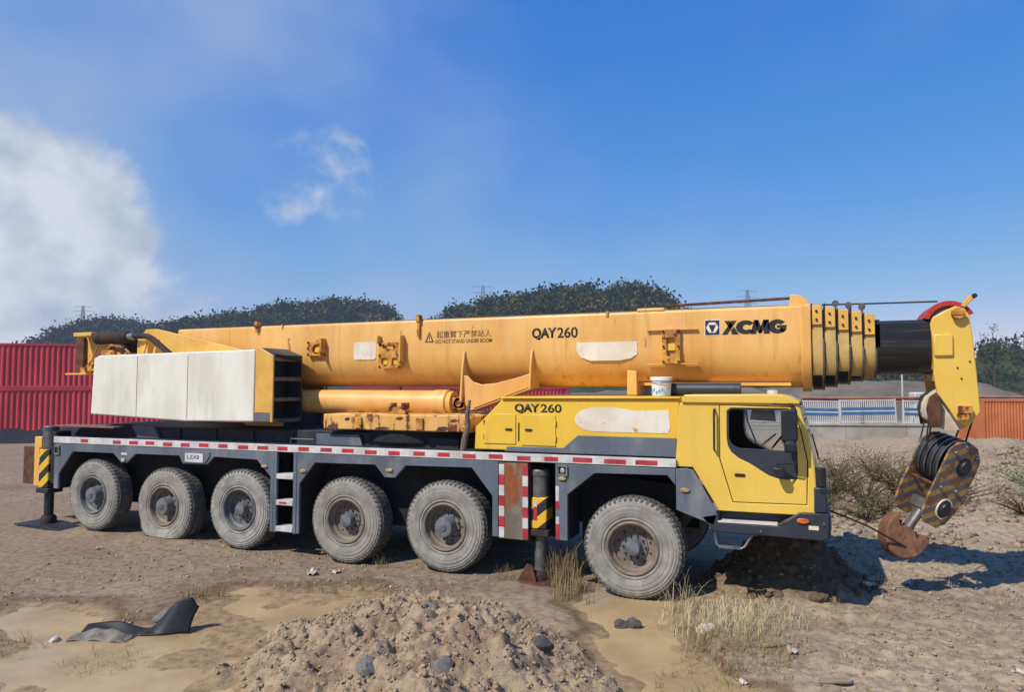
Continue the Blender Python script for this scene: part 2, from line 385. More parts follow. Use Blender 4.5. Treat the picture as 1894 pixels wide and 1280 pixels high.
def tag(o, label=None, cat=None, group=None, kind=None):
    if label: o['label'] = label
    if cat: o['category'] = cat
    if group: o['group'] = group
    if kind: o['kind'] = kind
    return o
def empty(name, loc=(0, 0, 0), rot=(0, 0, 0)):
    o = bpy.data.objects.new(name, None); COL.objects.link(o); o.location = loc; o.rotation_euler = rot; o.empty_display_size = 0.3
    return o
def copy_tree(o, parent=None):
    c = o.copy(); COL.objects.link(c); c.parent = parent
    for ch in list(o.children): copy_tree(ch, c)
    return c
def rect(x0, x1, z0, z1): return [(x0, z0), (x1, z0), (x1, z1), (x0, z1)]
def arc(cx, cz, rx, rz, a0, a1, n): return [(cx + rx * math.cos(R(a0 + (a1 - a0) * i / n)), cz + rz * math.sin(R(a0 + (a1 - a0) * i / n))) for i in range(n + 1)]
def rrect(x0, x1, z0, z1, r, n=4):
    return arc(x1 - r, z1 - r, r, r, 0, 90, n) + arc(x0 + r, z1 - r, r, r, 90, 180, n) + arc(x0 + r, z0 + r, r, r, 180, 270, n) + arc(x1 - r, z0 + r, r, r, 270, 360, n)
def lettering(name, body, x0, x1, z0, z1, y, m, parent, bold=0.0, shear=0.0, thick=0.003):
    cu = bpy.data.curves.new(name, 'FONT'); cu.body = body; cu.size = 1.0; cu.offset = bold; cu.shear = shear
    t = bpy.data.objects.new(name, cu); COL.objects.link(t)
    bpy.context.view_layer.update()
    me = bpy.data.meshes.new_from_object(t.evaluated_get(bpy.context.evaluated_depsgraph_get()))
    bpy.data.objects.remove(t); bpy.data.curves.remove(cu)
    co = np.empty(len(me.vertices) * 3); me.vertices.foreach_get('co', co); co = co.reshape(-1, 3)
    lo = co.min(0); hi = co.max(0)
    out = np.c_[x0 + (co[:, 0] - lo[0]) / (hi[0] - lo[0]) * (x1 - x0), np.full(len(co), y), z0 + (co[:, 1] - lo[1]) / (hi[1] - lo[1]) * (z1 - z0)]
    me.vertices.foreach_set('co', out.ravel()); me.update()
    me.materials.clear(); me.materials.append(MATS[m]); me.name = name
    bm = bmesh.new(); bm.from_mesh(me)
    g = bmesh.ops.extrude_face_region(bm, geom=bm.faces[:])
    bmesh.ops.translate(bm, verts=[v for v in g['geom'] if isinstance(v, bmesh.types.BMVert)], vec=(0, -thick, 0))
    bmesh.ops.recalc_face_normals(bm, faces=bm.faces); bm.to_mesh(me); bm.free()
    o = bpy.data.objects.new(name, me); COL.objects.link(o); o.parent = parent
    return o
# vectorised value noise
_perm = rng.random((256, 256))
def vnoise(x, y):
    xi = np.floor(x).astype(int); yi = np.floor(y).astype(int); fx = x - xi; fy = y - yi
    fx = fx * fx * fx * (fx * (fx * 6 - 15) + 10); fy = fy * fy * fy * (fy * (fy * 6 - 15) + 10)
    g = lambda a, b: _perm[a & 255, b & 255]
    return (g(xi, yi) * (1 - fx) + g(xi + 1, yi) * fx) * (1 - fy) + (g(xi, yi + 1) * (1 - fx) + g(xi + 1, yi + 1) * fx) * fy
def fbm(x, y, o=5, lac=2.03, gain=0.5):
    t = 0; a = 1; n = 0
    for i in range(o):
        t = t + a * (vnoise(x + 17.3 * i, y + 9.1 * i) - 0.5); n += a; a *= gain; x = x * lac; y = y * lac
    return t / n * 2
def sm(a, b, x):
    t = np.clip((x - a) / (b - a), 0, 1); return t * t * (3 - 2 * t)
# ------------------------------------------------------------------ ground
def poly_mask(X, Y, pts, soft):
    # distance-like mask: 1 inside polygon, fades outside over 'soft'
    P = np.array(pts); n = len(P); inside = np.zeros(X.shape, bool); dmin = np.full(X.shape, 1e9)
    for i in range(n):
        (x0, y0), (x1, y1) = P[i], P[(i + 1) % n]
        c = ((y0 > Y) != (y1 > Y)) & (X < (x1 - x0) * (Y - y0) / (y1 - y0 + 1e-12) + x0); inside ^= c
        dx, dy = x1 - x0, y1 - y0; t = np.clip(((X - x0) * dx + (Y - y0) * dy) / (dx * dx + dy * dy), 0, 1)
        dmin = np.minimum(dmin, np.hypot(X - x0 - t * dx, Y - y0 - t * dy))
    d = np.where(inside, dmin, -dmin)
    return sm(-soft, soft, d)
PUD_R = [(-0.85, 0.10), (-0.1, 0.32), (0.5, 0.1), (0.62, -0.5), (0.75, -1.2), (1.0, -1.7), (1.6, -2.2), (2.2, -2.9), (1.9, -3.8), (0.6, -3.8), (0.35, -2.6), (0.1, -1.8), (-0.3, -1.1), (-0.7, -0.6)]
PUD_L = [(-3.6, -1.05), (-4.6, -1.25), (-5.2, -1.7), (-5.3, -2.4), (-5.0, -3.0), (-5.8, -3.2), (-6.8, -3.1), (-7.4, -3.6), (-6.6, -4.6), (-5.2, -6.2), (-2.6, -6.0), (-2.2, -4.6), (-2.6, -3.0), (-2.9, -2.0), (-3.1, -1.4)]
WHEELS = [(0, -.055), (-2.91, .015), (-4.73, -.025), (-6.97, .005), (-8.77, .088), (-10.66, .035)]
def ground_h(X, Y, fine=True):
    h = 0.03 * fbm(X * .35 + 3, Y * .35 + 9, 4) + 0.018 * fbm(X * 1.7, Y * 1.7 + 4, 4) + 0.01
    g = fbm(X * 6.5 + 31, Y * 6.5 + 7, 4); h = h + 0.010 * g
    # wheel ruts: the ground meets each wheel
    for wx, wz in WHEELS:
        for wy in (.25, 2.75):
            m = np.exp(-(((X - wx) / .75) ** 2 + ((Y - wy) / .8) ** 2) ** 2)
            h = h * (1 - m) + (wz + .012 * g) * m
    # puddles
    n1 = fbm(X * 1.3 + 5, Y * 1.3, 4); wx_ = .45 * fbm(X * 1.1 + 41, Y * 1.1, 4); wy_ = .45 * fbm(X * 1.1, Y * 1.1 + 77, 4)
    pl = poly_mask(X + wx_, Y + wy_, PUD_L, .6); pr = poly_mask(X + wx_, Y + wy_, PUD_R, .42)
    h = h * (1 - .8 * pl) + pl * (-.050 + .050 * n1 * 1.3)
    h = h * (1 - .9 * pr) + pr * (-.075 + .085 * n1)
    # spoil heap in the foreground
    cx = -1.0 - (Y + 3.2) * .38
    rx = np.where(X < cx, 2.6, 1.9); ry = np.where(Y > -3.3, 1.85, 2.8)
    d = np.sqrt(((X - cx) / rx) ** 2 + ((Y + 3.3) / ry) ** 2)
    d = d * (1 + .30 * fbm(X * 1.1 + 8, Y * 1.1 + 2, 4))
    mo = np.clip(1 - d ** 1.7, 0, 1)
    lump = fbm(X * 2.2 + 1.5, Y * 2.2 + 6, 5, gain=.6)
    rid = 1 - np.abs(fbm(X * 4.5 + 2, Y * 4.5 + 3, 4)) * 2
    h = h + mo * (.55 + .30 * lump) + np.minimum(mo * 5, 1) * (.06 * rid - .035 + .05 * fbm(X * 9, Y * 9, 5, gain=.72) - .05 * sm(.25, .6, np.abs(fbm(X * 3.1 + 70, Y * 3.1, 4, gain=.6)) * 2.2))
    # dark heap ahead of the front wheel
    d2 = np.sqrt(((X - 1.95) / 1.35) ** 2 + ((Y - 1.65) / 1.25) ** 2) * (1 + .25 * fbm(X * 1.4 + 18, Y * 1.4, 3))
    m2 = np.clip(1 - d2, 0, 1)
    h = h + sm(0, 1, m2) * .78 + np.minimum(m2 * 4, 1) * (.07 * fbm(X * 4.2, Y * 4.2 + 8, 4, gain=.6))
    # rubble on the right, rising away from the camera
    rb = sm(1.0, 3.0, X + .12 * Y) * sm(-6.5, -1.0, Y)
    h = h + rb * (.065 * (1 - np.abs(fbm(X * 2.6 + 44, Y * 2.6, 5, gain=.6)) * 2) + .03 * fbm(X * 7 + 3, Y * 7, 3))
    bk = sm(1.5, 4.5, X - .1 * Y) * sm(4.0, 12.0, Y) * (1 - sm(26, 34, Y))
    h = h + bk * (.42 + .40 * fbm(X * .55 + 2, Y * .55, 4) + .16 * fbm(X * 1.9, Y * 1.9, 4))
    far = sm(40, 90, np.hypot(X, Y))
    return h * (1 - far), mo, rb, np.maximum(pl, pr), m2, bk
def axis(lo, hi, a, b, step, gr):
    c = list(np.arange(a, b + 1e-6, step)); s = step; x = b
    while x < hi: s *= gr; x += s; c.append(x)
    s = step; x = a; l = []
    while x > lo: s *= gr; x -= s; l.append(x)
    return np.array(l[::-1] + c)
ax_ = axis(-880, 880, -4.2, 1.2, .022, 1.022); ay_ = axis(-60, 880, -5.4, -.6, .022, 1.022)
GX, GY = np.meshgrid(ax_, ay_); GH, G_mo, G_rb, G_pu, G_hp, G_bk = ground_h(GX, GY)
nx, ny = len(ax_), len(ay_)
me = bpy.data.meshes.new('ground')
vv = np.stack([GX, GY, GH], -1).reshape(-1, 3)
ii = np.arange(nx * ny).reshape(ny, nx)
qf = np.stack([ii[:-1, :-1], ii[:-1, 1:], ii[1:, 1:], ii[1:, :-1]], -1).reshape(-1, 4)
me.vertices.add(len(vv)); me.vertices.foreach_set('co', vv.ravel())
me.loops.add(qf.size); me.loops.foreach_set('vertex_index', qf.ravel())
me.polygons.add(len(qf)); me.polygons.foreach_set('loop_start', np.arange(0, qf.size, 4)); me.polygons.foreach_set('loop_total', np.full(len(qf), 4))
me.polygons.foreach_set('use_smooth', np.ones(len(qf), bool))
me.update(calc_edges=True); me.validate()
def L3(c): return np.array(lin(c)[:3])
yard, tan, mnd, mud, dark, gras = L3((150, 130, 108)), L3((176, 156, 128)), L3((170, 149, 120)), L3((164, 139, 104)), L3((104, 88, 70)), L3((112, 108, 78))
def lerp(a, b, m): return a * (1 - m[..., None]) + b * m[..., None]
C = np.broadcast_to(yard, GX.shape + (3,)).copy()
nz = fbm(GX * .8, GY * .8 + 3, 4)
C = lerp(C, tan, np.clip(np.maximum(sm(.2, 2.2, GX + .1 * GY) * sm(-7, -2, GY + 2), G_bk), 0, 1))
C = lerp(C, tan, sm(.05, .5, nz) * .35)
C = lerp(C, L3((124, 104, 84)), sm(.12, .55, fbm(GX * .55 + 90, GY * .9 + 3, 4)) * .45)
C = lerp(C, mud, np.clip(G_pu * 1.3, 0, 1))
C = lerp(C, L3((116, 94, 70)), sm(.04, .22, G_pu) * (1 - sm(.30, .60, G_pu)) * .75)
C = lerp(C, mnd, np.clip(G_mo * 6, 0, 1))
C = lerp(C, L3((136, 110, 92)), np.clip(G_mo * 6, 0, 1) * sm(.1, .5, fbm(GX * 1.6 + 60, GY * 1.6, 3)) * .6)
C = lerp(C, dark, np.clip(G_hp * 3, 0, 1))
C = lerp(C, gras, sm(35, 80, np.hypot(GX, GY)) * .8)
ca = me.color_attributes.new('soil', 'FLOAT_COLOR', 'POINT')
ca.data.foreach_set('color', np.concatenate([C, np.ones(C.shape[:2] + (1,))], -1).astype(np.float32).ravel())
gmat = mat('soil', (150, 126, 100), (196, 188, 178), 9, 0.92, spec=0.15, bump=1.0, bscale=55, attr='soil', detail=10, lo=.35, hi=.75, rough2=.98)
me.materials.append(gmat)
ground = bpy.data.objects.new('ground', me); COL.objects.link(ground); tag(ground, 'bare muddy yard of brown soil and gravel', kind='structure')
# muddy water
wm = mat('muddy_water', (178, 152, 110), (158, 132, 94), 1.1, 0.22, spec=0.4, rough2=.45, bump=0.03, bscale=3)
for nm, pts, z in (('puddle', PUD_L, -.034), ('puddle', PUD_R, -.040)):
    mb = MB(); c = np.mean(pts, 0)
    q = [tuple(c + (np.array(p) - c) * 1.12) for p in pts]
    mb.add([(x, y, z) for x, y in q], [tuple(range(len(q)))])
    tag(mb.build(nm, 'muddy_water', smooth=0), 'shallow muddy puddle left of the mound' if z > -.037 else 'shallow muddy puddle between the mound and the front wheel', kind='structure')

def h_at(x, y):
    r = ground_h(np.array([[float(x)]]), np.array([[float(y)]])); return float(r[0][0, 0])

def L3(c): return np.array(lin(c)[:3])
# ------------------------------------------------------------------ hills with woods
CAM = np.array([2.304, -9.697]); FW = np.array([-math.sin(R(22.75)), math.cos(R(22.75))]); RT = np.array([math.cos(R(22.75)), math.sin(R(22.75))])
def hill(name, dist, prof, depth, label, flabel, n_tree, leaf, size, seed):
    r_ = np.random.default_rng(seed)
    s = np.array([p[0] for p in prof], float); z = np.array([p[1] for p in prof], float)
    ss = np.linspace(s[0], s[-1], 150); zz = np.interp(ss, s, z); t = np.linspace(-1, 1, 34)
    A, T_ = np.meshgrid(ss, t); Zr = np.interp(A, s, z)
    prof_t = np.cos(np.clip(T_, -1, 1) * math.pi / 2) ** 1.1
    hh = Zr * prof_t + fbm(A * .03, T_ * 4 + seed, 4) * 5 * prof_t - .5
    px = CAM[0] + FW[0] * (dist + T_ * depth) + RT[0] * A; py = CAM[1] + FW[1] * (dist + T_ * depth) + RT[1] * A
    v = np.stack([px, py, hh], -1).reshape(-1, 3); ii = np.arange(v.shape[0]).reshape(A.shape)
    q = np.stack([ii[:-1, :-1], ii[:-1, 1:], ii[1:, 1:], ii[1:, :-1]], -1).reshape(-1, 4)
    mb = MB(); mb.v = [tuple(p) for p in v]; mb.f = [tuple(int(i) for i in f) for f in q]
    tag(mb.build(name, 'forest_floor', smooth=60, fix=False), label, kind='structure')
    # woods: crowns as clouds of leaf-clump faces
    a = r_.uniform(s[0], s[-1], n_tree); tt = -np.abs(r_.normal(0, .36, n_tree)).clip(0, .95); tt[: n_tree // 4] = r_.uniform(-.10, .05, n_tree // 4)
    zr = np.interp(a, s, z) * np.cos(tt * math.pi / 2) ** 1.1 + fbm(a * .03, tt * 4 + seed, 4) * 5 * np.cos(tt * math.pi / 2) ** 1.1 - .5
    rad = (.45 + r_.random(n_tree) ** 4 * 1.9) * size; dn = fbm(a * .05 + 7, tt * 9 + seed, 3); rad = np.where(dn < -.22, rad * .45, rad)
    cx = CAM[0] + FW[0] * (dist + tt * depth) + RT[0] * a; cy = CAM[1] + FW[1] * (dist + tt * depth) + RT[1] * a
    k = 40
    d = r_.normal(size=(n_tree, k, 3)); d /= np.linalg.norm(d, axis=-1, keepdims=True); d *= (r_.uniform(.2, .95, (n_tree, k, 1))) ** .45
    lump = 1 + .4 * np.sin(d[..., :1] * 5 + a[:, None, None]) * np.cos(d[..., 1:2] * 4 + a[:, None, None] * 2)
    tall = r_.uniform(.7, 1.5, n_tree)[:, None]
    d[..., 2] *= tall
    P = np.stack([cx, cy, zr + rad * .6], -1)[:, None, :] + d * lump * rad[:, None, None]
    P = P.reshape(-1, 3); m = len(P)
    u = r_.normal(size=(m, 3)); u /= np.linalg.norm(u, axis=1, keepdims=True); w = np.cross(u, r_.normal(size=(m, 3))); w /= np.linalg.norm(w, axis=1, keepdims=True)
    e = np.repeat(rad, k)[:, None] * r_.uniform(.10, .26, (m, 1))
    V = np.stack([P - u * e, P + w * e * .8, P + u * e, P - w * e * .8], 1).reshape(-1, 3)
    fm = bpy.data.meshes.new('woods'); fm.vertices.add(len(V)); fm.vertices.foreach_set('co', V.ravel())
    fm.loops.add(m * 4); fm.loops.foreach_set('vertex_index', np.arange(m * 4)); fm.polygons.add(m)
    fm.polygons.foreach_set('loop_start', np.arange(0, m * 4, 4)); fm.polygons.foreach_set('loop_total', np.full(m, 4)); fm.update(calc_edges=True)
    tone = np.repeat(r_.uniform(.6, 1.45, n_tree), k)[:, None] * r_.uniform(.85, 1.15, (m, 1)); warm = np.repeat(r_.random(n_tree), k)[:, None]
    g0 = np.where(warm > .82, L3((92, 86, 50)), L3((50, 64, 36) if leaf == 'forest_leaf2' else (44, 56, 38)))
    cc = np.c_[g0 * tone, np.ones(m)]; ca_ = fm.color_attributes.new('leafcol', 'FLOAT_COLOR', 'POINT'); ca_.data.foreach_set('color', np.repeat(cc, 4, 0).astype(np.float32).ravel())
    fm.materials.append(MATS['forest'])
    o = bpy.data.objects.new('woods', fm); COL.objects.link(o); tag(o, flabel, 'woods', kind='stuff')
def PR(d, uv): return [((u - 947) / 1315.7 * d, 2.9 + (709.7 - v) / 1315.7 * d) for u, v in uv]
hill('hill', 430, PR(430, [(40, 695), (90, 660), (122, 630), (170, 610), (230, 606), (275, 618), (330, 636), (400, 670)]), 90, 'low dark wooded hill behind the crane tail', 'dark woods on the leftmost low hill', 3800, 'forest_leaf', 2.1, 3)
hill('hill', 390, PR(390, [(200, 664), (250, 630), (300, 616), (340, 607), (400, 594), (470, 587), (520, 582), (560, 585), (640, 578), (700, 579), (735, 589), (757, 607), (790, 628), (830, 667)]), 80, 'long wooded hill rising behind the rear half of the boom', 'dark woods on the long hill behind the rear of the boom', 4800, 'forest_leaf', 2.0, 4)
hill('hill', 300, PR(300, [(760, 665), (790, 626), (825, 604), (870, 588), (930, 572), (990, 564), (1030, 556), (1060, 562), (1100, 557), (1150, 550), (1190, 545), (1215, 556), (1235, 576), (1260, 600), (1300, 628), (1360, 660)]), 70, 'steep wooded hill behind the middle of the boom', 'green woods on the hill behind the middle of the boom', 4800, 'forest_leaf2', 1.7, 5)
hill('hill', 210, PR(210, [(1250, 706), (1400, 698), (1560, 694), (1640, 690), (1720, 682), (1780, 672), (1815, 658), (1838, 650), (1860, 655), (1900, 664), (2000, 655), (2100, 680), (2300, 700)]), 40, 'low wooded rise beyond the boom head', 'woods on the low rise beyond the boom head', 2200, 'forest_leaf2', 1.5, 6)
hill('hill', 460, PR(460, [(-1500, 700), (-1100, 676), (-700, 668), (-350, 676), (-100, 684), (40, 690), (120, 700)]), 50, 'long low wooded rise at the far left', 'woods on the low rise at the far left', 1500, 'forest_leaf', 2.8, 9)
# bare embankment behind the fence
ss = np.linspace(-15, 45, 70); t = np.linspace(-1, 1, 16); A, T_ = np.meshgrid(ss, t)
hh = (3.0 + 1.2 * fbm(A * .12, A * 0 + 2, 3)) * np.cos(T_ * math.pi / 2) + .5 * fbm(A * .4, T_ * 3, 4) * np.cos(T_ * math.pi / 2) - .2
d_ = 70 + T_ * 14
v = np.stack([CAM[0] + FW[0] * d_ + RT[0] * A, CAM[1] + FW[1] * d_ + RT[1] * A, hh], -1).reshape(-1, 3); ii = np.arange(len(v)).reshape(A.shape)
q = np.stack([ii[:-1, :-1], ii[:-1, 1:], ii[1:, 1:], ii[1:, :-1]], -1).reshape(-1, 4)
mb = MB(); mb.v = [tuple(p) for p in v]; mb.f = [tuple(int(i) for i in f) for f in q]
tag(mb.build('embankment', 'slope', smooth=60, fix=False), 'bare grey earth embankment behind the fence', kind='structure')

# ------------------------------------------------------------------ lattice pylons on the hills
def pylon(dist, u, vtop, vbase, label):
    s_ = (u - 947) / 1315.7 * dist; z0 = 2.9 + (709.7 - vbase) / 1315.7 * dist; z1 = 2.9 + (709.7 - vtop) / 1315.7 * dist; Hh = z1 - z0 + 8
    p = CAM + FW * dist + RT * s_
    r = empty('pylon', (p[0], p[1], z0 - 8), (0, 0, R(35))); tag(r, label, 'pylon', 'lattice pylons on the hills')
    mb = MB(); wb, wt = Hh * .10, Hh * .02; tk = max(.12, dist * .0004)
    lev = [0, .2, .38, .54, .68, .8, .9, 1.0]
    cor = lambda f, sx, sy: (sx * (wb + (wt - wb) * f), sy * (wb + (wt - wb) * f), Hh * f)
    for sx in (-1, 1):
        for sy in (-1, 1): mb.bar(cor(0, sx, sy), cor(1, sx, sy), tk)
    for f0, f1 in zip(lev, lev[1:]):
        for (a, b_) in (((-1, -1), (1, -1)), ((1, -1), (1, 1)), ((1, 1), (-1, 1)), ((-1, 1), (-1, -1))):
            mb.bar(cor(f0, *a), cor(f1, *b_), tk * .6); mb.bar(cor(f0, *b_), cor(f1, *a), tk * .6); mb.bar(cor(f1, *a), cor(f1, *b_), tk * .6)
    mb.build('tower', 'pylon_grey', r, smooth=0)
    for f, w in ((.98, .24), (.84, .28), (.70, .22)):
        mb = MB()
        for sg in (-1, 1):
            mb.bar((0, 0, Hh * f), (sg * Hh * w, 0, Hh * f), tk * .8); mb.bar((0, 0, Hh * (f + .04)), (sg * Hh * w, 0, Hh * f), tk * .6); mb.bar((sg * Hh * w, 0, Hh * f), (sg * Hh * w, 0, Hh * (f - .05)), tk * .6)
        mb.build('cross_arm', 'pylon_grey', r, smooth=0)
pylon(430, 150, 566, 600, 'grey lattice pylon standing on the leftmost low hill')
pylon(520, 893, 528, 590, 'grey lattice pylon beyond the saddle left of the steep wooded hill')
pylon(560, 1385, 536, 600, 'grey lattice pylon beyond the boom, right of the steep wooded hill')

# ------------------------------------------------------------------ red containers
def container(name, L, H_, W_, m):
    r = empty(name)
    for y, sg in ((0, 1), (W_, -1)):
        mb = MB(); pts = []; p = .278; n = int((L - .3) / p); x = .15
        for k in range(n): pts += [(x, 0), (x + .07, .0), (x + .14, .045), (x + .208, .045)]; x += p
        pts.append((L - .15, 0))
        pts = [(a, y + sg * b_) for a, b_ in pts]; back = [(a, b_ + sg * .01) for a, b_ in reversed(pts)]
        for (a0, b0), (a1, b1) in zip(pts, pts[1:]):
            mb.add([(a0, b0, .16), (a1, b1, .16), (a1, b1, H_ - .12), (a0, b0, H_ - .12)], [(0, 1, 2, 3)])
        mb.build('side_panel', m, r, smooth=0, fix=False)
        for z0, z1, nm in ((0, .17, 'bottom_rail'), (H_ - .13, H_ - .01, 'top_rail')):
            mb = MB(); mb.box(.15, L - .15, y - .02 * sg if sg > 0 else y - .08, y + .08 if sg > 0 else y + .02, z0 + .01, z1); mb.build(nm, m, r)
        for x0 in (0, L - .16):
            mb = MB(); mb.box(x0, x0 + .16, min(y - .03 * sg, y + .13 * sg), max(y - .03 * sg, y + .13 * sg), 0, H_); mb.build('corner_post', m, r)
    mb = MB(); mb.box(.05, L - .05, .05, W_ - .05, H_ - .06, H_ - .02); mb.build('roof', m, r)
    mb = MB(); mb.box(.05, L - .05, .05, W_ - .05, .05, .15); mb.build('floor', m, r)
    for x0 in (.03, L - .08):
        mb = MB(); mb.box(x0, x0 + .05, .1, W_ - .1, .15, H_ - .1)
        for k in range(8): mb.box(x0 - .02 if x0 < 1 else x0 + .05, x0 if x0 < 1 else x0 + .07, .2 + k * .27, .3 + k * .27, .2, H_ - .15)
        mb.build('end_panel', m, r)
    return r
A0 = np.array([-41.5, 15.2]); B0 = np.array([-13.5, 40.0]); dv = (B0 - A0); Lr = np.linalg.norm(dv); dv /= Lr; ang = math.atan2(dv[1], dv[0])
proto = container('shipping_container', 12.19, 2.6, 2.44, 'container_red')
names = ['leftmost', 'middle', 'rightmost']
first = True
for k in range(3):
    for lv in range(2):
        o = proto if first else copy_tree(proto); first = False
        p = A0 + dv * (k * 12.35); o.location = (p[0], p[1], lv * 2.605 + .03); o.rotation_euler = (0, 0, ang)
        tag(o, 'red corrugated shipping container, %s, %s of its stack of two behind the crane' % (names[k], ('lower', 'upper')[lv]), 'container', 'red shipping containers stacked behind the crane')
# dark spoil along their foot at the far left
mb = MB()
ss = np.linspace(-16, 10, 60); t = np.linspace(-1, 1, 10); A, T_ = np.meshgrid(ss, t)
hh = (.75 + .3 * fbm(A * .5, A * 0, 3)) * np.cos(T_ * math.pi / 2) * np.clip((11 - np.abs(A + 3)) / 3, 0, 1) + .12 * fbm(A * 2, T_ * 4, 3) * np.cos(T_ * math.pi / 2) - .05
c0 = A0 + dv * 2 + np.array([dv[1], -dv[0]]) * 5
v = np.stack([c0[0] + dv[0] * A + dv[1] * T_ * 2.2, c0[1] + dv[1] * A - dv[0] * T_ * 2.2, hh], -1).reshape(-1, 3); ii = np.arange(len(v)).reshape(A.shape)
q = np.stack([ii[:-1, :-1], ii[:-1, 1:], ii[1:, 1:], ii[1:, :-1]], -1).reshape(-1, 4)
mb.v = [tuple(p) for p in v]; mb.f = [tuple(int(i) for i in f) for f in q]
tag(mb.build('spoil_bank', 'chassis_black', smooth=60, fix=False), 'low dark bank of spoil before the containers', kind='structure')

# ------------------------------------------------------------------ yard wall and fence on the right
A2 = np.array([-7.5, 27.4]); B2 = np.array([15.5, 34.6]); d2 = B2 - A2; L2 = np.linalg.norm(d2); a2 = math.atan2(d2[1], d2[0])
wl = empty('yard_wall', (A2[0], A2[1], 0), (0, 0, a2)); tag(wl, 'long pale concrete wall carrying the blue and white fence', 'wall')
x = 0
while x < L2 - 1:
    mb = MB(); mb.box(x, x + 2.98, 0, .3, -.2, .74); mb.build('wall_panel', 'concrete', wl, .01); x += 3.0
mb = MB(); mb.box(-.05, x + .05, -.06, .36, .745, .84); mb.build('coping', 'concrete', wl, .01)
rf = random.Random(12); k = 0.1; ORD = iter(['first', 'second', 'third', 'fourth', 'fifth', 'sixth', 'seventh', 'eighth', 'ninth', 'tenth'])
while k < x - 2.6:
    Lp = 2.75; fe = empty('barrier_panel', (A2[0] + math.cos(a2) * k - math.sin(a2) * rf.uniform(.05, .2), A2[1] + math.sin(a2) * k + math.cos(a2) * rf.uniform(.05, .2), .84 + rf.uniform(0, .05)), (R(rf.uniform(-5, 2)), R(rf.uniform(-1.2, 1.2)), a2 + R(rf.uniform(-1.5, 1.5))))
    tag(fe, 'blue and white barred barrier panel on the concrete wall, %s from its left end' % next(ORD), 'barrier', 'barrier panels lined up on the yard wall')
    for z0, z1, m in ((.03, .09, 'fence_white'), (.44, .58, 'fence_blue'), (.60, .66, 'fence_white'), (.68, .82, 'fence_blue'), (1.16, 1.22, 'fence_white')):
        mb = MB(); mb.box(0, Lp, .0, .05, z0, z1); mb.build('rail', m, fe)
    q = .0; mb = MB()
    while q < Lp - .04: mb.box(q, q + .045, .01, .04, .091, .439); mb.box(q, q + .045, .01, .04, .821, 1.159); q += .105
    tag(mb.build('bar', 'fence_white', fe, smooth=0), kind='stuff')
    mb = MB(); mb.box(-.02, .04, -.01, .06, 0, 1.25); mb.build('post', 'fence_white', fe); mb = MB(); mb.box(Lp - .04, Lp + .02, -.01, .06, 0, 1.25); mb.build('post', 'fence_white', fe)
    k += Lp + rf.uniform(.05, .5)
# long pinkish pipes laid along behind the panels
for n_, (zz, yy) in enumerate(((1.98, .45), (2.08, .60), (2.20, .52))):
    mb = MB(); q0 = 1.5 + 2.2 * n_; mb.tube([(q0 + t_ * 3, yy, zz + .04 * math.sin(t_ * 1.3 + n_)) for t_ in range(7)], .055, 8)
    o = mb.build('pipe', 'fence_pink', loc=(A2[0], A2[1], 0)); o.rotation_euler = (0, 0, a2); tag(o, 'long pinkish pipe laid along behind the barrier panels, %s' % ('lowest of three', 'middle of three', 'highest of three')[n_], 'pipe', 'pinkish pipes behind the barrier panels')
pr_ = empty('pipe_rack', (A2[0], A2[1], 0), (0, 0, a2)); tag(pr_, 'grey steel rack carrying the pinkish pipes', 'rack')
for q0 in (3, 8, 13, 18, 22):
    mb = MB(); mb.box(q0, q0 + .08, .36, .70, 0, 1.92); mb.build('rack_post', 'steel_worn', pr_)
# materials piled behind the fence
def at(u, d, z): p = CAM + FW * d + RT * ((u - 947) / 1315.7 * d); return (p[0], p[1], z)
wb = empty('stacked_bale', at(1706, 41, 0), (0, 0, a2)); tag(wb, 'pale wrapped bale behind the fence left of the boom head', 'bale')
mb = MB(); mb.box(-.6, .6, -.3, .5, 0, 2.42); mb.build('wrapping', 'fence_white', wb, .08)
nb = MB(); ns = [( -.9 + .12 * i, 0, 2.05 + .05 * math.sin(i * 1.3)) for i in range(16)]
for j in range(5): nb.tube([(x_, .03 * j, z_ - .07 * j) for x_, y_, z_ in ns], .035, 6)
nbo = nb.build('green_hose', 'green_net', loc=at(1700, 40.2, 0)); nbo.rotation_euler = (0, 0, a2); tag(nbo, 'bundle of green hose hanging behind the fence by the boom head', 'hose')
po = MB(); po.cyl((0, 0, 0), (0, 0, 3.6), .05, n=8); po.lathe([(.0, .1), (.08, .08), (.08, 0), (0, 0)], (0, 0, 3.55), 'Z', 10); tag(po.build('marker_post', 'fence_white', loc=at(1668, 42, 0)), 'thin pale post standing behind the fence left of the boom head', 'post')
# weathered orange container at the right edge
oc = copy_tree(proto)
def remat(o, m):
    for c in o.children_recursive:
        if c.type == 'MESH':
            c.data = c.data.copy(); c.data.materials.clear(); c.data.materials.append(MATS[m])
remat(oc, 'container_orange'); p = at(1815, 34, 0); oc.location = (p[0], p[1], .03); oc.rotation_euler = (0, 0, a2); oc.scale = (.5, 1, .82)
tag(oc, 'short weathered orange container before the yard wall at the right edge', 'container'); oc['group'] = 'single containers'
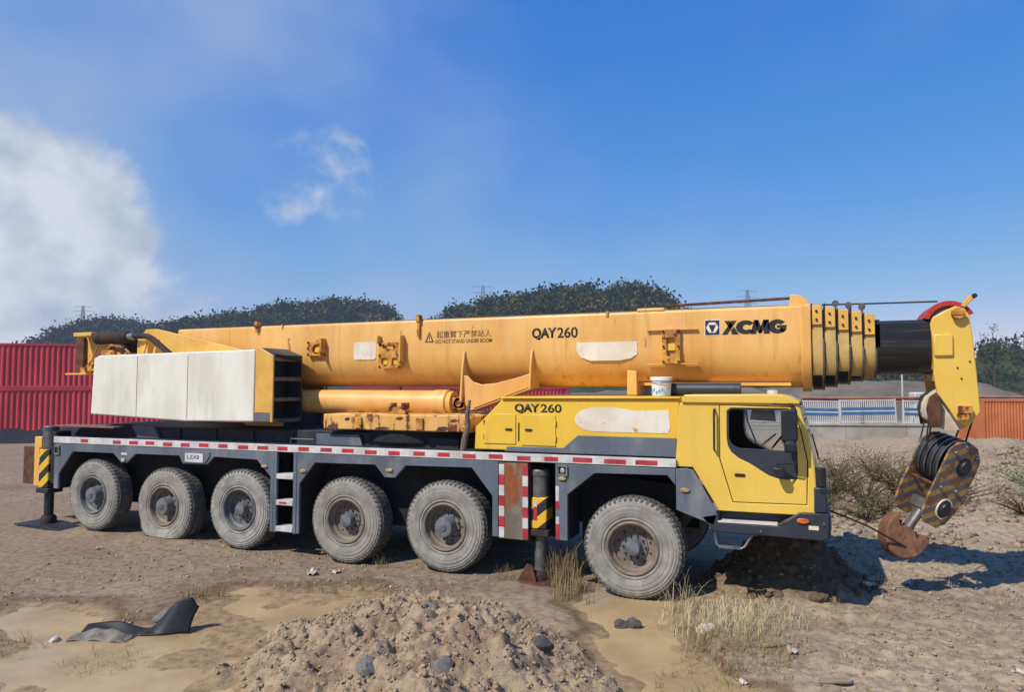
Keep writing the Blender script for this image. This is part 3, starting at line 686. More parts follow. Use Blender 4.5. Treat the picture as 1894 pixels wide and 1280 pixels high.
# lone slender tree on the rise
def tree(u, d, h, label, seed, leaves=900):
    r_ = np.random.default_rng(seed); rr = random.Random(seed)
    b0 = at(u, d, 0); r = empty('slender_tree', (b0[0], b0[1], 0)); tag(r, label, 'tree')
    mb = MB(); mb.tube([(0, 0, 0), (.1, 0, h * .35), (-.05, .1, h * .65), (.05, 0, h * .92)], [h * .018, h * .014, h * .009, h * .003], 7); tips = []
    for i in range(14):
        z = h * rr.uniform(.42, .9); a = rr.uniform(0, 6.28); l = h * rr.uniform(.08, .2) * (1.2 - z / h * .6)
        e = (math.cos(a) * l, math.sin(a) * l, z + l * .7); mb.tube([(0, 0, z), (e[0] * .5, e[1] * .5, z + l * .25), e], [h * .006, h * .004, h * .002], 5); tips.append(e)
    mb.build('trunk', 'bark', r)
    V = []; F = []
    for i in range(leaves):
        t_ = tips[rr.randrange(len(tips))]; p = np.array(t_) + r_.normal(0, h * .035, 3); u_ = r_.normal(size=3); u_ /= np.linalg.norm(u_); w_ = np.cross(u_, r_.normal(size=3)); w_ /= np.linalg.norm(w_); e = h * .011
        k = len(V); V += [tuple(p - u_ * e), tuple(p + w_ * e * .7), tuple(p + u_ * e), tuple(p - w_ * e * .7)]; F.append((k, k + 1, k + 2, k + 3))
    mb = MB(); mb.v = V; mb.f = F; mb.build('crown', 'forest_leaf2', r, smooth=0, fix=False)
tree(1838, 130, 13.2, 'slender bare tree standing alone on the skyline right of the boom head', 21, 420)
# ------------------------------------------------------------------ the crane
crane = empty('mobile_crane', (0, 0, 0))
tag(crane, 'yellow six axle mobile crane on the mud, boom laid flat over its cab', 'crane')
def dk(x): return 1.853 + (x + 11.74) * 0.0040          # deck height along the carrier

# chassis and wheel wells
b = MB(); b.box(-11.55, 0.55, 0.95, 2.05, 0.78, 1.62)
b.build('chassis_beam', 'chassis_black', crane, 0.02)
b = MB()
for x0, x1 in ((-11.6, -6.35), (-5.55, -2.12), (-0.88, 0.58)):
    b.box(x0, x1, 0.62, 0.66, 0.55, 1.74); b.box(x0, x1, 2.34, 2.38, 0.55, 1.74)
b.build('wheel_well', 'chassis_black', crane)
for x, z in ((0, .65), (-2.91, .72), (-4.73, .68), (-6.97, .71), (-8.77, .65), (-10.66, .74)):
    b = MB(); b.cyl((x, .45, z), (x, 2.55, z), .11, n=16); b.lathe([(.05, -.3), (.2, -.22), (.28, 0), (.2, .22), (.05, .3)], (x, 1.5, z), 'Y', 16)
    b.build('axle', 'chassis_black', crane)

# deck with the taped edge rail
b = MB()
b.prism([(-11.74, dk(-11.74) - .06), (0.62, dk(.62) - .06), (0.62, dk(.62) - .012), (-11.74, dk(-11.74) - .012)], 'Y', 0.045, 2.955)
deck = b.build('deck', 'deck_black', crane)
b = MB()
b.prism([(-11.74, dk(-11.74) - .125), (0.62, dk(.62) - .115), (0.62, dk(.62)), (-11.74, dk(-11.74))], 'Y', -0.01, 0.04)
rail = b.build('deck_rail', 'tape_white', crane, 0.006)
b = MB(); b.prism([(-11.74, dk(-11.74) - .125), (0.62, dk(.62) - .115), (0.62, dk(.62)), (-11.74, dk(-11.74))], 'Y', 2.96, 3.01)
b.build('deck_rail', 'tape_white', crane, 0.006)
rs = random.Random(3)
x = -10.95
while x < 0.1:
    L = 0.20 + rs.random() * 0.03
    if x > -1: L += .08
    j = rs.random() * .012
    if rs.random() > 0.07:
        b = MB(); b.prism([(x, dk(x) - .10 + j), (x + L, dk(x) - .098 + j), (x + L, dk(x) - .035 + j), (x, dk(x) - .037 + j)], 'Y', -0.014, -0.0095)
        b.build('red_reflector', 'tape_red', rail)
    x += 0.425 + rs.random() * .03
b = MB(); b.tube([(-5.98, .2, dk(-6) - .01), (-5.98, .2, dk(-6) + .09), (-5.5, .2, dk(-6) + .09), (-5.5, .2, dk(-6) - .01)], .012)
b.build('grab_loop', 'steel_worn', crane)

# side fenders
def fender(poly, m='chassis_grey', y0=0.0, y1=0.045, name='fender_panel', bev=.008):
    mb = MB(); mb.prism(poly, 'Y', y0, y1); return mb.build(name, m, crane, bev)
T = lambda x: dk(x) - .127
fr = fender([(-11.72, T(-11.72)), (-11.72, .82), (-11.58, .82), (-11.58, 1.12), (-11.19, 1.57), (-10.05, 1.58), (-9.83, 1.41), (-9.69, 1.41), (-9.45, 1.59),
        (-8.35, 1.60), (-8.26, 1.455), (-7.68, 1.465), (-7.51, 1.61), (-6.54, 1.60), (-6.24, 1.33), (-6.24, .40), (-6.17, .40), (-6.17, T(-6.17))])
fm = fender([(-5.68, T(-5.7)), (-5.68, .41), (-5.62, .41), (-5.62, 1.24), (-5.31, 1.60), (-4.13, 1.62), (-3.96, 1.43), (-3.76, 1.43), (-3.57, 1.63), (-2.42, 1.65), (-2.08, 1.25), (-2.08, .66), (-1.985, .66), (-1.985, T(-2))])
ff = fender([(-1.09, T(-1.1)), (-1.09, .69), (-.91, .69), (-.91, 1.34), (-.51, 1.66), (.50, 1.68), (.61, 1.55), (.61, T(.6))])
for x0, x1, pts in ((-11.72, -6.17, fr), (-5.68, -1.985, fm), (-1.09, .61, ff)):
    c = pts.copy(); COL.objects.link(c); c.location.y = 2.955; c.parent = crane
# fender returns: the bent lip behind the cut-outs
for seg in ([(-11.58, .82), (-11.58, 1.12), (-11.19, 1.57), (-10.05, 1.58)], [(-9.45, 1.59), (-8.35, 1.60)], [(-7.51, 1.61), (-6.54, 1.60), (-6.24, 1.33), (-6.24, .40)],
            [(-5.62, .41), (-5.62, 1.24), (-5.31, 1.60), (-4.13, 1.62)], [(-3.57, 1.63), (-2.42, 1.65), (-2.08, 1.25), (-2.08, .66)], [(-.91, .69), (-.91, 1.34), (-.51, 1.66), (.50, 1.68), (.61, 1.55)]):
    b = MB(); up_ = [(x, z + .016) for x, z in reversed(seg)]
    b.prism([(x + .002, z + .002) for x, z in seg] + [(x + .002, z) for x, z in up_] if abs(seg[0][0] - seg[1][0]) > .02 else [(x, z) for x, z in seg] + [(x - .016, z + .010) for x, z in reversed(seg)], 'Y', .046, .56)
    b.build('fender_lip', 'chassis_black', crane)
# small lamps, reflectors and plates on the fenders
def lamp(x, z, w, h, m='lens_amber', par=None, name='marker_lamp'):
    mb = MB(); mb.prism(arc(x, z, w / 2, h / 2, 0, 360, 14)[:-1], 'Y', -.028, .002); o = mb.build(name, m, par or crane, .006)
    return o
for x, z in ((-6.36, 1.50), (-5.54, 1.46), (-3.86, 1.55), (.735, 1.50), (-.985, 1.565)): lamp(x, z, .13, .055)
for x, z in ((-9.76, 1.47),): lamp(x, z, .11, .07, 'lens_clear')
b = MB(); b.box(-9.83, -9.67, -.006, .001, 1.56, 1.60); b.build('reflector_plate', 'tape_white', crane)
b = MB(); b.prism([(-8.30, 1.70), (-8.24, 1.475), (-7.72, 1.475), (-7.60, 1.62), (-7.60, 1.70)], 'Y', -.018, -.004); pl = b.build('number_plate', 'chassis_grey', crane, .008)
b = MB(); b.prism(rrect(-8.18, -7.75, 1.50, 1.66, .015), 'Y', -.026, -.0175); pp = b.build('plate_face', 'tape_white', pl)
lettering('plate_lettering', 'LZX8', -8.12, -7.84, 1.56, 1.63, -.0275, 'chassis_grey', pl, 0.01)
# square lamps in frames
for x0, x1, z0, z1 in ((-1.06, -.90, 1.60, 1.76), (-11.70, -11.55, 1.50, 1.68)):
    b = MB(); b.prism(rrect(x0, x1, z0, z1, .015), 'Y', -.03, .0, holes=[rrect(x0 + .025, x1 - .025, z0 + .03, z1 - .03, .01)]); fl = b.build('side_lamp', 'rim_grey', crane)
    b = MB(); b.prism(rect(x0 + .024, x1 - .024, z0 + .029, z1 - .029), 'Y', -.008, .0); b.build('back_plate', 'black_plastic', fl)
    b = MB(); b.prism(rrect(x0 + .05, x1 - .045, z0 + .045, z1 - .05, .02), 'Y', -.022, -.009); b.build('lens', 'lens_clear' if x0 > -2 else 'dark_grey', fl, .006)

# access ladder in the side
b = MB(); b.box(-6.165, -6.10, -.004, .05, .40, T(-6.1)); b.box(-5.75, -5.685, -.004, .05, .40, T(-5.7)); lad = b.build('access_ladder', 'chassis_grey', crane, .006)
b = MB(); b.box(-6.10, -5.75, .42, .45, .42, 1.7); b.build('ladder_back', 'chassis_grey', lad)
for z in (1.30, .86, .42):
    b = MB(); b.box(-6.10, -5.75, -.012, .22, z, z + .085); st = b.build('step', 'tape_white', lad, .006)
b = MB(); b.box(-6.03, -5.88, -.0165, -.0115, .885, .92); b.build('reflector', 'tape_red', lad)

# rusty outrigger box end with taped edges, then the jack bay
b = MB(); b.box(-1.982, -1.52, .012, .30, .64, T(-1.7) - .004); rp = b.build('outrigger_box', 'rust_panel', crane, .008)
for x0, k0 in ((-1.975, 0), (-1.60, 1)):
    for i in range(7):
        z0 = .66 + i * .152
        b = MB(); b.box(x0, x0 + .085, .005, .0125, z0, z0 + .150); b.build('edge_tape', 'tape_red' if (i + k0) % 2 else 'tape_white', rp)
for i in range(7):
    if i in (3,): continue
    z0 = .70 + i * .108
    b = MB(); b.box(-1.085, -1.035, -.006, .0005, z0, z0 + .104); b.build('edge_tape', 'tape_red' if i in (0, 1, 4) else 'tape_white', crane)
b = MB(); b.box(-1.52, -1.10, .62, .66, .6, 1.74); b.box(-1.52, -1.49, .05, .62, .6, 1.74); b.build('jack_bay', 'chassis_black', crane)
# jacks
def jack(x, y, z0, foot_w, tilt, sleeve=(1.26, .80), top=1.66, rust=False):
    j = empty('outrigger_jack', (x, y, z0)); j.parent = crane
    h = lambda v: v - z0
    mb = MB(); mb.lathe([(.0, h(top)), (.135, h(top)), (.15, h(top) - .02), (.15, h(top) - .09), (.142, h(top) - .10), (.142, h(sleeve[0]))], (0, 0, 0), 'Z', 24); mb.build('cylinder_housing', 'steel_worn', j)
    mb = MB(); mb.box(-.147, .147, -.14, .14, h(sleeve[1]), h(sleeve[0])); mb.build('striped_sleeve', 'hazard_jack', j, .02)
    mb = MB(); mb.box(-.18, .18, -.165, .165, h(sleeve[1]) - .10, h(sleeve[1]) - .002); mb.build('flange', 'rust_dark' if rust else 'deck_black', j, .015)
    mb = MB(); mb.cyl((0, 0, h(sleeve[1]) - .10), (0, 0, .16), .088, n=20); mb.build('piston', 'steel_worn' if rust else 'steel_dark', j)
    mb = MB(); mb.lathe([(.0, .22), (.12, .22), (.15, .17), (.15, .05), (.0, .05)], (0, 0, 0), 'Z', 16); mb.build('foot_socket', 'rust_dark', j)
    mb = MB(); mb.prism([(-foot_w, 0), (-foot_w, .03), (-.22, .075), (.22, .075), (foot_w, .03), (foot_w, 0)], 'Y', -.26, .26); fp = mb.build('foot_plate', 'rust' if rust else 'deck_black', j, .008); fp.rotation_euler = (0, R(tilt), 0)
    if rust:
        for ya in (-.20, .17):
            mb = MB(); mb.prism([(-.30, .05), (.02, .05), (-.05, .30), (-.14, .33)], 'Y', ya, ya + .03); mb.build('foot_bracket', 'rust', j, .006)
    return j
jack(-1.40, .22, -.02, .36, -4, rust=True)
jack(-12.08, .17, .012, .66, 2, sleeve=(1.58, .80), top=2.05)
# a red strip on the front jack sleeve
b = MB(); b.box(-1.45, -1.40, .074, .0795, .93, 1.12); b.build('reflector', 'tape_red', crane)
b = MB(); b.box(-1.45, -1.40, .074, .0795, 1.125, 1.21); b.build('reflector', 'tape_white', crane)
# rear end: outrigger box, rusty cover and bumper
b = MB(); b.box(-12.30, -11.74, .40, 2.60, .85, 1.80); b.box(-11.9, -11.76, .05, .38, .9, 1.95); b.build('rear_outrigger_box', 'chassis_black', crane, .015)
b = MB(); b.box(-13.18, -12.80, .34, .40, .80, 1.58); b.box(-12.80, -12.3, .44, .9, 1.2, 1.5); b.build('rear_cover_plate', 'rust', crane, .01)
b = MB(); b.box(-12.78, -12.56, .30, .40, .78, 1.80); rb = b.build('rear_post', 'frame_yellow', crane, .01)
for i in range(4):
    b = MB(); b.box(-12.62, -12.57, .293, .3005, .95 + i * .16, 1.10 + i * .16); b.build('reflector', 'tape_red' if i % 2 else 'tape_white', rb)
# upper carrier frame behind the rail
b = MB(); b.prism([(-11.95, 1.80), (-11.6, 2.06), (-10.35, 2.11), (-9.7, 2.06), (-5.0, 2.10), (-2.9, 2.03), (-2.9, 1.80)], 'Y', .50, 2.5)
for x in (-8.9, -8.0, -7.1, -6.2, -5.35): b.box(x, x + .05, .46, .50, 1.82, 2.06)
b.build('upper_frame', 'deck_black', crane, .012)
b = MB(); b.prism([(-9.95, 1.85), (-9.35, 1.85), (-9.5, 2.09), (-10.1, 2.09)], 'Y', .43, .50); b.build('frame_gusset', 'chassis_grey', crane, .01)
b = MB(); b.prism([(-5.62, 1.85), (-4.66, 1.85), (-4.74, 2.05), (-5.62, 2.05)], 'Y', .42, .46); b.build('frame_gusset', 'chassis_grey', crane, .01)
b = MB(); b.box(-11.9, -10.2, .1, .48, 2.04, 2.075); b.build('rear_deck_plate', 'plank_red', crane, .01)
# turntable slab
b = MB(); b.prism([(-5.38, 2.14), (-2.58, 2.15), (-2.58, 2.40), (-2.75, 2.42), (-5.38, 2.40)], 'Y', .30, 2.7); ts = b.build('turntable_plate', 'rusty_yellow', crane, .02)
b = MB(); b.cyl((-4.0, 1.5, 1.95), (-4.0, 1.5, 2.15), 1.15, n=48); b.build('slew_ring', 'chassis_black', crane)
for x in (-4.72, -3.55, -2.72):
    b = MB(); b.box(x, x + .13, .26, .302, 2.17, 2.36); b.build('plate_bracket', 'bracket_rust', ts, .01)
for x0_, w_, z_, h_ in ((-5.30, .22, 2.17, .06), (-4.95, .12, 2.30, .05), (-4.35, .30, 2.16, .05), (-3.95, .16, 2.33, .045), (-3.2, .24, 2.17, .07), (-2.95, .14, 2.31, .05)):
    b = MB(); b.prism([(x0_, z_), (x0_ + w_ * .6, z_ - .012), (x0_ + w_, z_ + h_ * .5), (x0_ + w_ * .7, z_ + h_), (x0_ + w_ * .2, z_ + h_ * .8)], 'Y', .2965, .301); b.build('rust_scale', 'rust', ts)
b = MB(); b.box(-4.12, -3.78, .34, .44, 2.40, 2.53); b.box(-4.10, -4.04, .32, .5, 2.50, 2.60); b.box(-3.86, -3.80, .32, .5, 2.50, 2.60); b.build('hose_block', 'bracket_rust', ts, .01)

# wheels: rim > tyre, tread, hub, bolts
def tyre_mesh(flat=False):
    mb = MB()
    prof = [(.352, .05), (.40, .012), (.43, .022), (.435, .010), (.50, .0), (.505, .006), (.53, .0), (.56, .004), (.565, .012), (.60, .010), (.605, .018), (.63, .022), (.635, .03), (.668, .045), (.684, .085), (.688, .21), (.684, .335), (.66, .38), (.55, .42), (.42, .41), (.36, .37)]
    mb.lathe(prof, (0, 0, 0), 'Y', 72)
    v = np.array(mb.v)
    if flat: v = squash(v)
    mb.v = [tuple(p) for p in v]
    return mb.mesh('tyre', 'tyre', 40)
def squash(v):
    v = v.copy(); r = np.hypot(v[:, 0], v[:, 2]); low = np.clip((-v[:, 2] - .30) / .4, 0, 1)
    cut = -.555
    m = v[:, 2] < cut
    v[:, 1] -= (.085 + .02 * np.sin(v[:, 0] * 9)) * low * np.clip((r - .38) / .2, 0, 1) * np.where(v[:, 1] < .2, 1, -1)
    v[m, 2] = cut + (v[m, 2] - cut) * .04
    v[:, 0] *= 1 + .12 * low * (r > .5)
    return v
def tread_mesh(flat=False):
    mb = MB(); n = 54
    for k in range(n):
        for side, (ya, yb), off in ((0, (.075, .195), 0), (1, (.215, .345), .5), (2, (.032, .072), .5)):
            a = 2 * math.pi * (k + off) / n; wv = .030 if side < 2 else .020
            r0, r1 = (.675, .702) if side < 2 else (.640, .690)
            vs = []
            for rr in (r0, r1):
                for yy in (ya, yb):
                    for s_ in (-1, 1):
                        sk = (yy - .21) * .12 * (1 if side == 0 else -1)
                        aa = a + (s_ * wv + sk) / .69
                        rad = rr - (.020 if (side == 2 and yy == ya) else 0)
                        vs.append((rad * math.cos(aa), yy, rad * math.sin(aa)))
            mb.add(vs, [(0, 1, 3, 2), (4, 6, 7, 5), (0, 4, 5, 1), (2, 3, 7, 6), (0, 2, 6, 4), (1, 5, 7, 3)])
    v = np.array(mb.v)
    if flat: v = squash(v)
    mb.v = [tuple(p) for p in v]
    return mb.mesh('tread', 'tread', 0)
ME = {'tyre': tyre_mesh(), 'tread': tread_mesh(), 'tyre_flat': tyre_mesh(True), 'tread_flat': tread_mesh(True)}
mb = MB(); mb.lathe([(.37, .06), (.37, .015), (.352, .004), (.335, .010), (.325, .03), (.318, .09), (.300, .105), (.285, .12), (.278, .165), (.10, .175), (.0, .175)], (0, 0, 0), 'Y', 56); ME['rim'] = mb.mesh('rim', 'rim', 30)
ME['rim2'] = ME['rim'].copy(); ME['rim2'].materials.clear(); ME['rim2'].materials.append(MATS['rim_grey'])
mb = MB(); mb.lathe([(.19, .17), (.19, .150), (.115, .145), (.11, .06), (.095, .03), (.03, .022), (.0, .022)], (0, 0, 0), 'Y', 32); ME['hub_s'] = mb.mesh('hub', 'hub_steel', 30)
mb = MB(); mb.lathe([(.20, .17), (.20, .14), (.155, .13), (.15, .00), (.14, -.02), (.06, -.03), (.0, -.03)], (0, 0, 0), 'Y', 32); mb.lathe([(.055, -.028), (.05, -.045), (.0, -.045)], (0, 0, 0), 'Y', 16); ME['hub_l'] = mb.mesh('hub', 'hub_steel', 30)
mb = MB(); mb.lathe([(.020, .03), (.020, .0), (.010, -.012), (.010, -.03), (.0, -.03)], (0, 0, 0), 'Y', 6); ME['bolt'] = mb.mesh('bolt', 'rust', 30)
mb = MB(); mb.lathe([(.017, .004), (.017, -.002), (.0, -.002)], (0, 0, 0), 'Y', 10); ME['hole'] = mb.mesh('rim_hole', 'rust_dark', 30)
def ob(name, me, parent, loc=(0, 0, 0)):
    o = bpy.data.objects.new(name, me); COL.objects.link(o); o.parent = parent; o.location = loc; return o
WH = [(0, .65, 's', 0, 0), (-2.91, .72, 'l', 0, 0), (-4.73, .68, 's', 0, 1), (-6.97, .71, 's', 1, 0), (-8.77, .65, 'l', 0, 2), (-10.66, .74, 'l', 1, 0)]
for i, (x, z, hub, rm, fl) in enumerate(WH):
    w = empty('wheel', (x, .035, z)); w.parent = crane
    a0 = R(17 * i)
    ty = ob('tyre', ME['tyre_flat' if fl == 2 else 'tyre'], w); tr = ob('tread', ME['tread_flat' if fl == 2 else 'tread'], w)
    if fl != 2:
        ty.rotation_euler = (0, a0, 0); tr.rotation_euler = (0, a0, 0)
    else:
        w['label'] = 'flat tyre squashed against the mud'
    ob('rim', ME['rim2' if rm else 'rim'], w).rotation_euler = (0, a0, 0)
    ob('hub', ME['hub_' + hub], w)
    for k in range(10):
        a = a0 + 2 * math.pi * k / 10; rad = .155 if hub == 's' else .185
        ob('bolt', ME['bolt'], w, (rad * math.cos(a), .142, rad * math.sin(a)))
        ob('rim_hole', ME['hole'], w, (.235 * math.cos(a + .3), .1655, .235 * math.sin(a + .3)))
    v = empty('wheel', (x, 2.965, .70)); v.parent = crane; v.rotation_euler = (0, 0, math.pi)
    ob('tyre', ME['tyre'], v); ob('tread', ME['tread'], v); ob('rim', ME['rim'], v); ob('hub', ME['hub_l'], v)

# engine hood behind the cab
b = MB(); b.prism([(-2.46, 1.91), (-2.44, 2.25), (-1.98, 2.69), (0.64, 2.71), (0.64, 1.92)], 'Y', .17, 2.83); hood = b.build('engine_hood', 'hood_yellow', crane, .02)
b = MB(); b.prism([(-1.95, 1.90), (.60, 1.91), (.60, 2.17), (-.80, 2.17), (-1.02, 1.985), (-1.9, 1.975)], 'Y', .150, .169); b.build('hood_skirt', 'chassis_grey', hood, .006)
b = MB(); b.prism([(-2.00, 2.685), (.66, 2.705), (.66, 2.735), (-2.0, 2.715)], 'Y', .13, 2.87); b.build('hood_lid', 'hood_yellow', hood, .01)
for poly, hx, hg in (([(-2.30, 2.01), (-1.77, 2.01), (-1.77, 2.46), (-2.13, 2.46), (-2.30, 2.29)], -1.88, -2.30), ([(-1.68, 2.00), (-1.14, 2.00), (-1.14, 2.455), (-1.68, 2.455)], -1.56, -1.14)):
    b = MB(); b.prism(poly, 'Y', .155, .168); dr = b.build('hood_door', 'hood_yellow', hood, .006)
    b = MB(); b.prism(rrect(hx - .055, hx + .055, 2.215, 2.245, .012), 'Y', .140, .1555); b.build('latch', 'black_plastic', dr)
    for z in (2.08, 2.30):
        b = MB(); b.cyl((hg, .152, z), (hg, .152, z + .07), .012, n=10); b.build('hinge', 'hood_yellow', dr)
b = MB(); b.prism([(-1.735, 2.06), (-1.715, 2.06), (-1.712, 2.33), (-1.73, 2.33)], 'Y', .163, .1690); b.build('door_gap', 'letter_black', hood)
b = MB(); b.prism(arc(-.55, 2.40, .30, .17, 90, 270, 10) + [(.48, 2.23), (.52, 2.30), (.50, 2.55), (.05, 2.53), (-.3, 2.58)], 'Y', .164, .1695); b.build('blank_panel', 'patch_white', hood)
lettering('model_number', 'QAY', -1.79, -1.39, 2.47, 2.615, .169, 'letter_black', hood, 0.045)
lettering('model_number', '260', -1.375, -1.05, 2.49, 2.615, .169, 'letter_black', hood, 0.02)

# driver's cab
CY0, CY1 = .05, 2.95
side = [(0.60, 1.80), (0.83, 1.80), (1.16, 1.25), (2.31, 1.26), (2.335, 1.62), (2.27, 2.12), (2.14, 2.67), (0.76, 2.68), (0.66, 2.62)]
door_o = [(1.185, 2.635), (1.175, 1.93), (1.335, 1.365), (2.235, 1.385), (2.255, 1.93), (2.185, 2.30), (2.115, 2.62)]
win_trim = [(1.28, 2.56), (1.275, 2.20), (1.29, 2.10), (1.33, 2.02), (1.42, 1.945), (1.56, 1.88), (1.70, 1.79), (1.79, 1.735), (1.88, 1.705), (2.02, 1.695), (2.125, 1.70), (2.135, 1.80), (2.13, 2.06), (2.10, 2.40), (2.05, 2.58), (2.02, 2.60), (1.34, 2.60)]
glass_o = [(1.305, 2.55), (1.30, 2.20), (1.34, 2.12), (1.42, 2.075), (2.10, 2.055), (2.075, 2.40), (2.03, 2.57), (1.35, 2.575)]
def grow(poly, d):
    c = Vector((sum(p[0] for p in poly) / len(poly), sum(p[1] for p in poly) / len(poly)))
    return [tuple(Vector(p) + (Vector(p) - c).normalized() * d) for p in poly]
cab = empty('driver_cab', (0, 0, 0)); cab.parent = crane
b = MB(); b.prism(side, 'Y', CY0, CY0 + .05, holes=[door_o]); b.build('side_wall', 'cab_yellow', cab, .008)
b = MB(); b.prism(side, 'Y', CY1 - .05, CY1, holes=[win_trim]); b.build('side_wall', 'cab_yellow', cab, .008)
b = MB(); b.prism(grow(door_o, -.013), 'Y', CY0 - .004, CY0 + .04, holes=[win_trim]); dr = b.build('door', 'cab_yellow', cab, .006)
b = MB(); b.prism(win_trim, 'Y', CY0 + .004, CY0 + .03, holes=[glass_o]); b.build('window_trim', 'dark_grey', cab, .004)
b = MB(); b.prism(glass_o, 'Y', CY0 + .012, CY0 + .018); b.build('window_pane', 'glass', cab)
b = MB(); b.prism(win_trim, 'Y', CY1 - .03, CY1 - .024); b.build('window_pane', 'glass', cab)
b = MB(); b.prism(grow(door_o, .03), 'Y', CY0 + .0505, CY0 + .06, holes=[grow(win_trim, -.002)]); b.build('door_lining', 'interior', cab)
# back, floor, roof and front
b = MB(); b.box(.66, .70, CY0 + .05, CY1 - .05, 1.82, 2.66); b.prism([(.84, 1.80), (1.16, 1.27), (1.20, 1.27), (.88, 1.82)], 'Y', CY0 + .05, CY1 - .05); b.box(1.16, 2.3, CY0 + .05, CY1 - .05, 1.27, 1.31); b.build('cab_back', 'cab_yellow', cab)
b = MB(); b.prism([(.70, 2.66), (.70, 2.72), (.74, 2.765), (1.90, 2.775), (2.05, 2.75), (2.17, 2.68), (2.17, 2.655)], 'Y', CY0 - .035, CY1 + .035); b.build('roof', 'cab_yellow', cab, .03, seg=3)
b = MB(); b.prism([(2.305, 1.27), (2.36, 1.30), (2.375, 1.62), (2.33, 1.95), (2.29, 1.98), (2.29, 1.62)], 'Y', CY0 + .10, CY1 - .10); b.build('front_panel', 'cab_yellow', cab, .03)
for y0, y1 in ((CY0 + .003, CY0 + .15), (CY1 - .15, CY1 - .003)):
    b = MB(); b.prism([(2.25, 1.275), (2.345, 1.275), (2.365, 1.62), (2.31, 2.06), (2.165, 2.655), (2.11, 2.655), (2.25, 2.06), (2.30, 1.62)], 'Y', y0, y1); b.build('windscreen_pillar', 'cab_yellow', cab, .03, seg=3)
b = MB(); b.prism([(2.325, 1.96), (2.335, 1.96), (2.165, 2.645), (2.155, 2.645)], 'Y', CY0 + .14, CY1 - .14); b.build('windscreen', 'glass', cab)
b = MB(); b.box(2.37, 2.385, .5, 1.6, 1.93, 1.945); b.tube([(2.38, .6, 1.93), (2.31, 1.2, 2.2)], .01); b.build('wiper', 'black_plastic', cab)
# inside
b = MB(); b.prism([(1.95, 1.33), (2.28, 1.33), (2.28, 1.95), (2.1, 2.03), (1.98, 1.9)], 'Y', .2, 2.8); b.build('dashboard', 'interior', cab, .03)
for y in (.75, 2.2):
    b = MB(); b.box(1.0, 1.5, y - .25, y + .25, 1.62, 1.78); b.prism([(.92, 1.75), (1.06, 1.75), (.98, 2.42), (.86, 2.42)], 'Y', y - .24, y + .24); b.build('seat', 'interior', cab, .05)
b = MB()
sc, sr = Vector((1.86, 2.2, 2.08)), .22
b.tube([sc + Vector((math.cos(a) * .13, math.sin(a) * sr, math.cos(a) * .17)) for a in [2 * math.pi * k / 20 for k in range(21)]], .014, 6); b.tube([sc, sc + Vector((.16, 0, -.25))], .025); b.bar(sc + Vector((.13, 0, .17)) * .9, sc - Vector((.13, 0, .17)) * .9, .03, .02); b.build('steering_wheel', 'interior', cab)
b = MB(); b.prism([(1.55, 2.44), (1.88, 2.42), (1.86, 2.58), (1.59, 2.60)], 'Y', .20, .24); b.build('sun_visor', 'interior_grey', cab, .01)
b = MB(); b.tube([(1.50, .3, 2.56), (1.52, .32, 2.40), (1.62, .4, 2.12), (1.66, .42, 2.08), (1.72, .42, 2.12), (1.86, .5, 2.24)], .012, 6); b.build('seat_belt', 'interior_grey', cab)
b = MB(); b.box(.75, 2.1, .2, 2.8, 1.32, 1.36); b.build('cab_floor', 'interior', cab)
b = MB(); b.box(.705, .73, CY0 + .06, CY1 - .06, 1.85, 2.65); b.build('back_lining', 'interior', cab)
b = MB(); b.prism([(.75, 1.85), (.9, 1.80), (1.2, 1.33), (2.25, 1.33), (2.27, 1.65), (2.22, 2.1), (2.10, 2.64), (.75, 2.64)], 'Y', CY1 - .075, CY1 - .0505, holes=[win_trim]); b.build('side_lining', 'interior', cab)
b = MB(); b.box(.75, 2.09, CY0 + .06, CY1 - .08, 2.63, 2.65); b.build('head_lining', 'interior', cab)
# handles, mirrors
b = MB(); b.prism(rrect(1.365, 1.50, 1.705, 1.745, .018), 'Y', CY0 - .014, CY0 - .0035); b.build('door_handle', 'rust_dark', dr)
b = MB(); b.tube([(1.125, .055, 2.58), (1.125, -.02, 2.56), (1.120, -.02, 2.05), (1.120, .055, 2.03)], .014); b.build('grab_handle', 'black_plastic', cab)
b = MB(); b.prism(rrect(1.955, 2.145, 2.20, 2.60, .03), 'Y', -.24, -.13); mi = b.build('mirror', 'black_plastic', cab, .02)
b = MB(); b.prism(rrect(1.985, 2.125, 2.06, 2.19, .02), 'Y', -.22, -.13); b.build('wide_mirror', 'black_plastic', cab, .02)
b = MB(); b.tube([(2.05, .05, 2.655), (2.08, -.12, 2.655), (2.12, -.18, 2.60)], .015); b.tube([(1.85, -.03, 2.66), (2.10, -.18, 2.64)], .008); b.tube([(2.13, -.16, 2.06), (2.12, -.12, 1.92), (1.90, -.08, 1.905), (1.90, -.08, 1.87)], .010); b.build('mirror_arm', 'black_plastic', cab)
b = MB(); b.prism([(1.84, 1.86), (1.97, 1.855), (2.00, 1.80), (1.975, 1.735), (1.90, 1.73), (1.865, 1.78)], 'Y', -.13, -.05); b.build('kerb_mirror', 'black_plastic', cab, .015)
b = MB(); b.cyl((1.98, -.09, 1.80), (2.10, .04, 1.715), .012, n=8); b.build('mirror_brace', 'black_plastic', cab)
b = MB(); b.lathe([(.0, .06), (.07, .05), (.085, .0)], (1.83, .5, 2.775), 'Z', 16); b.build('roof_lamp', 'lens_clear', cab)
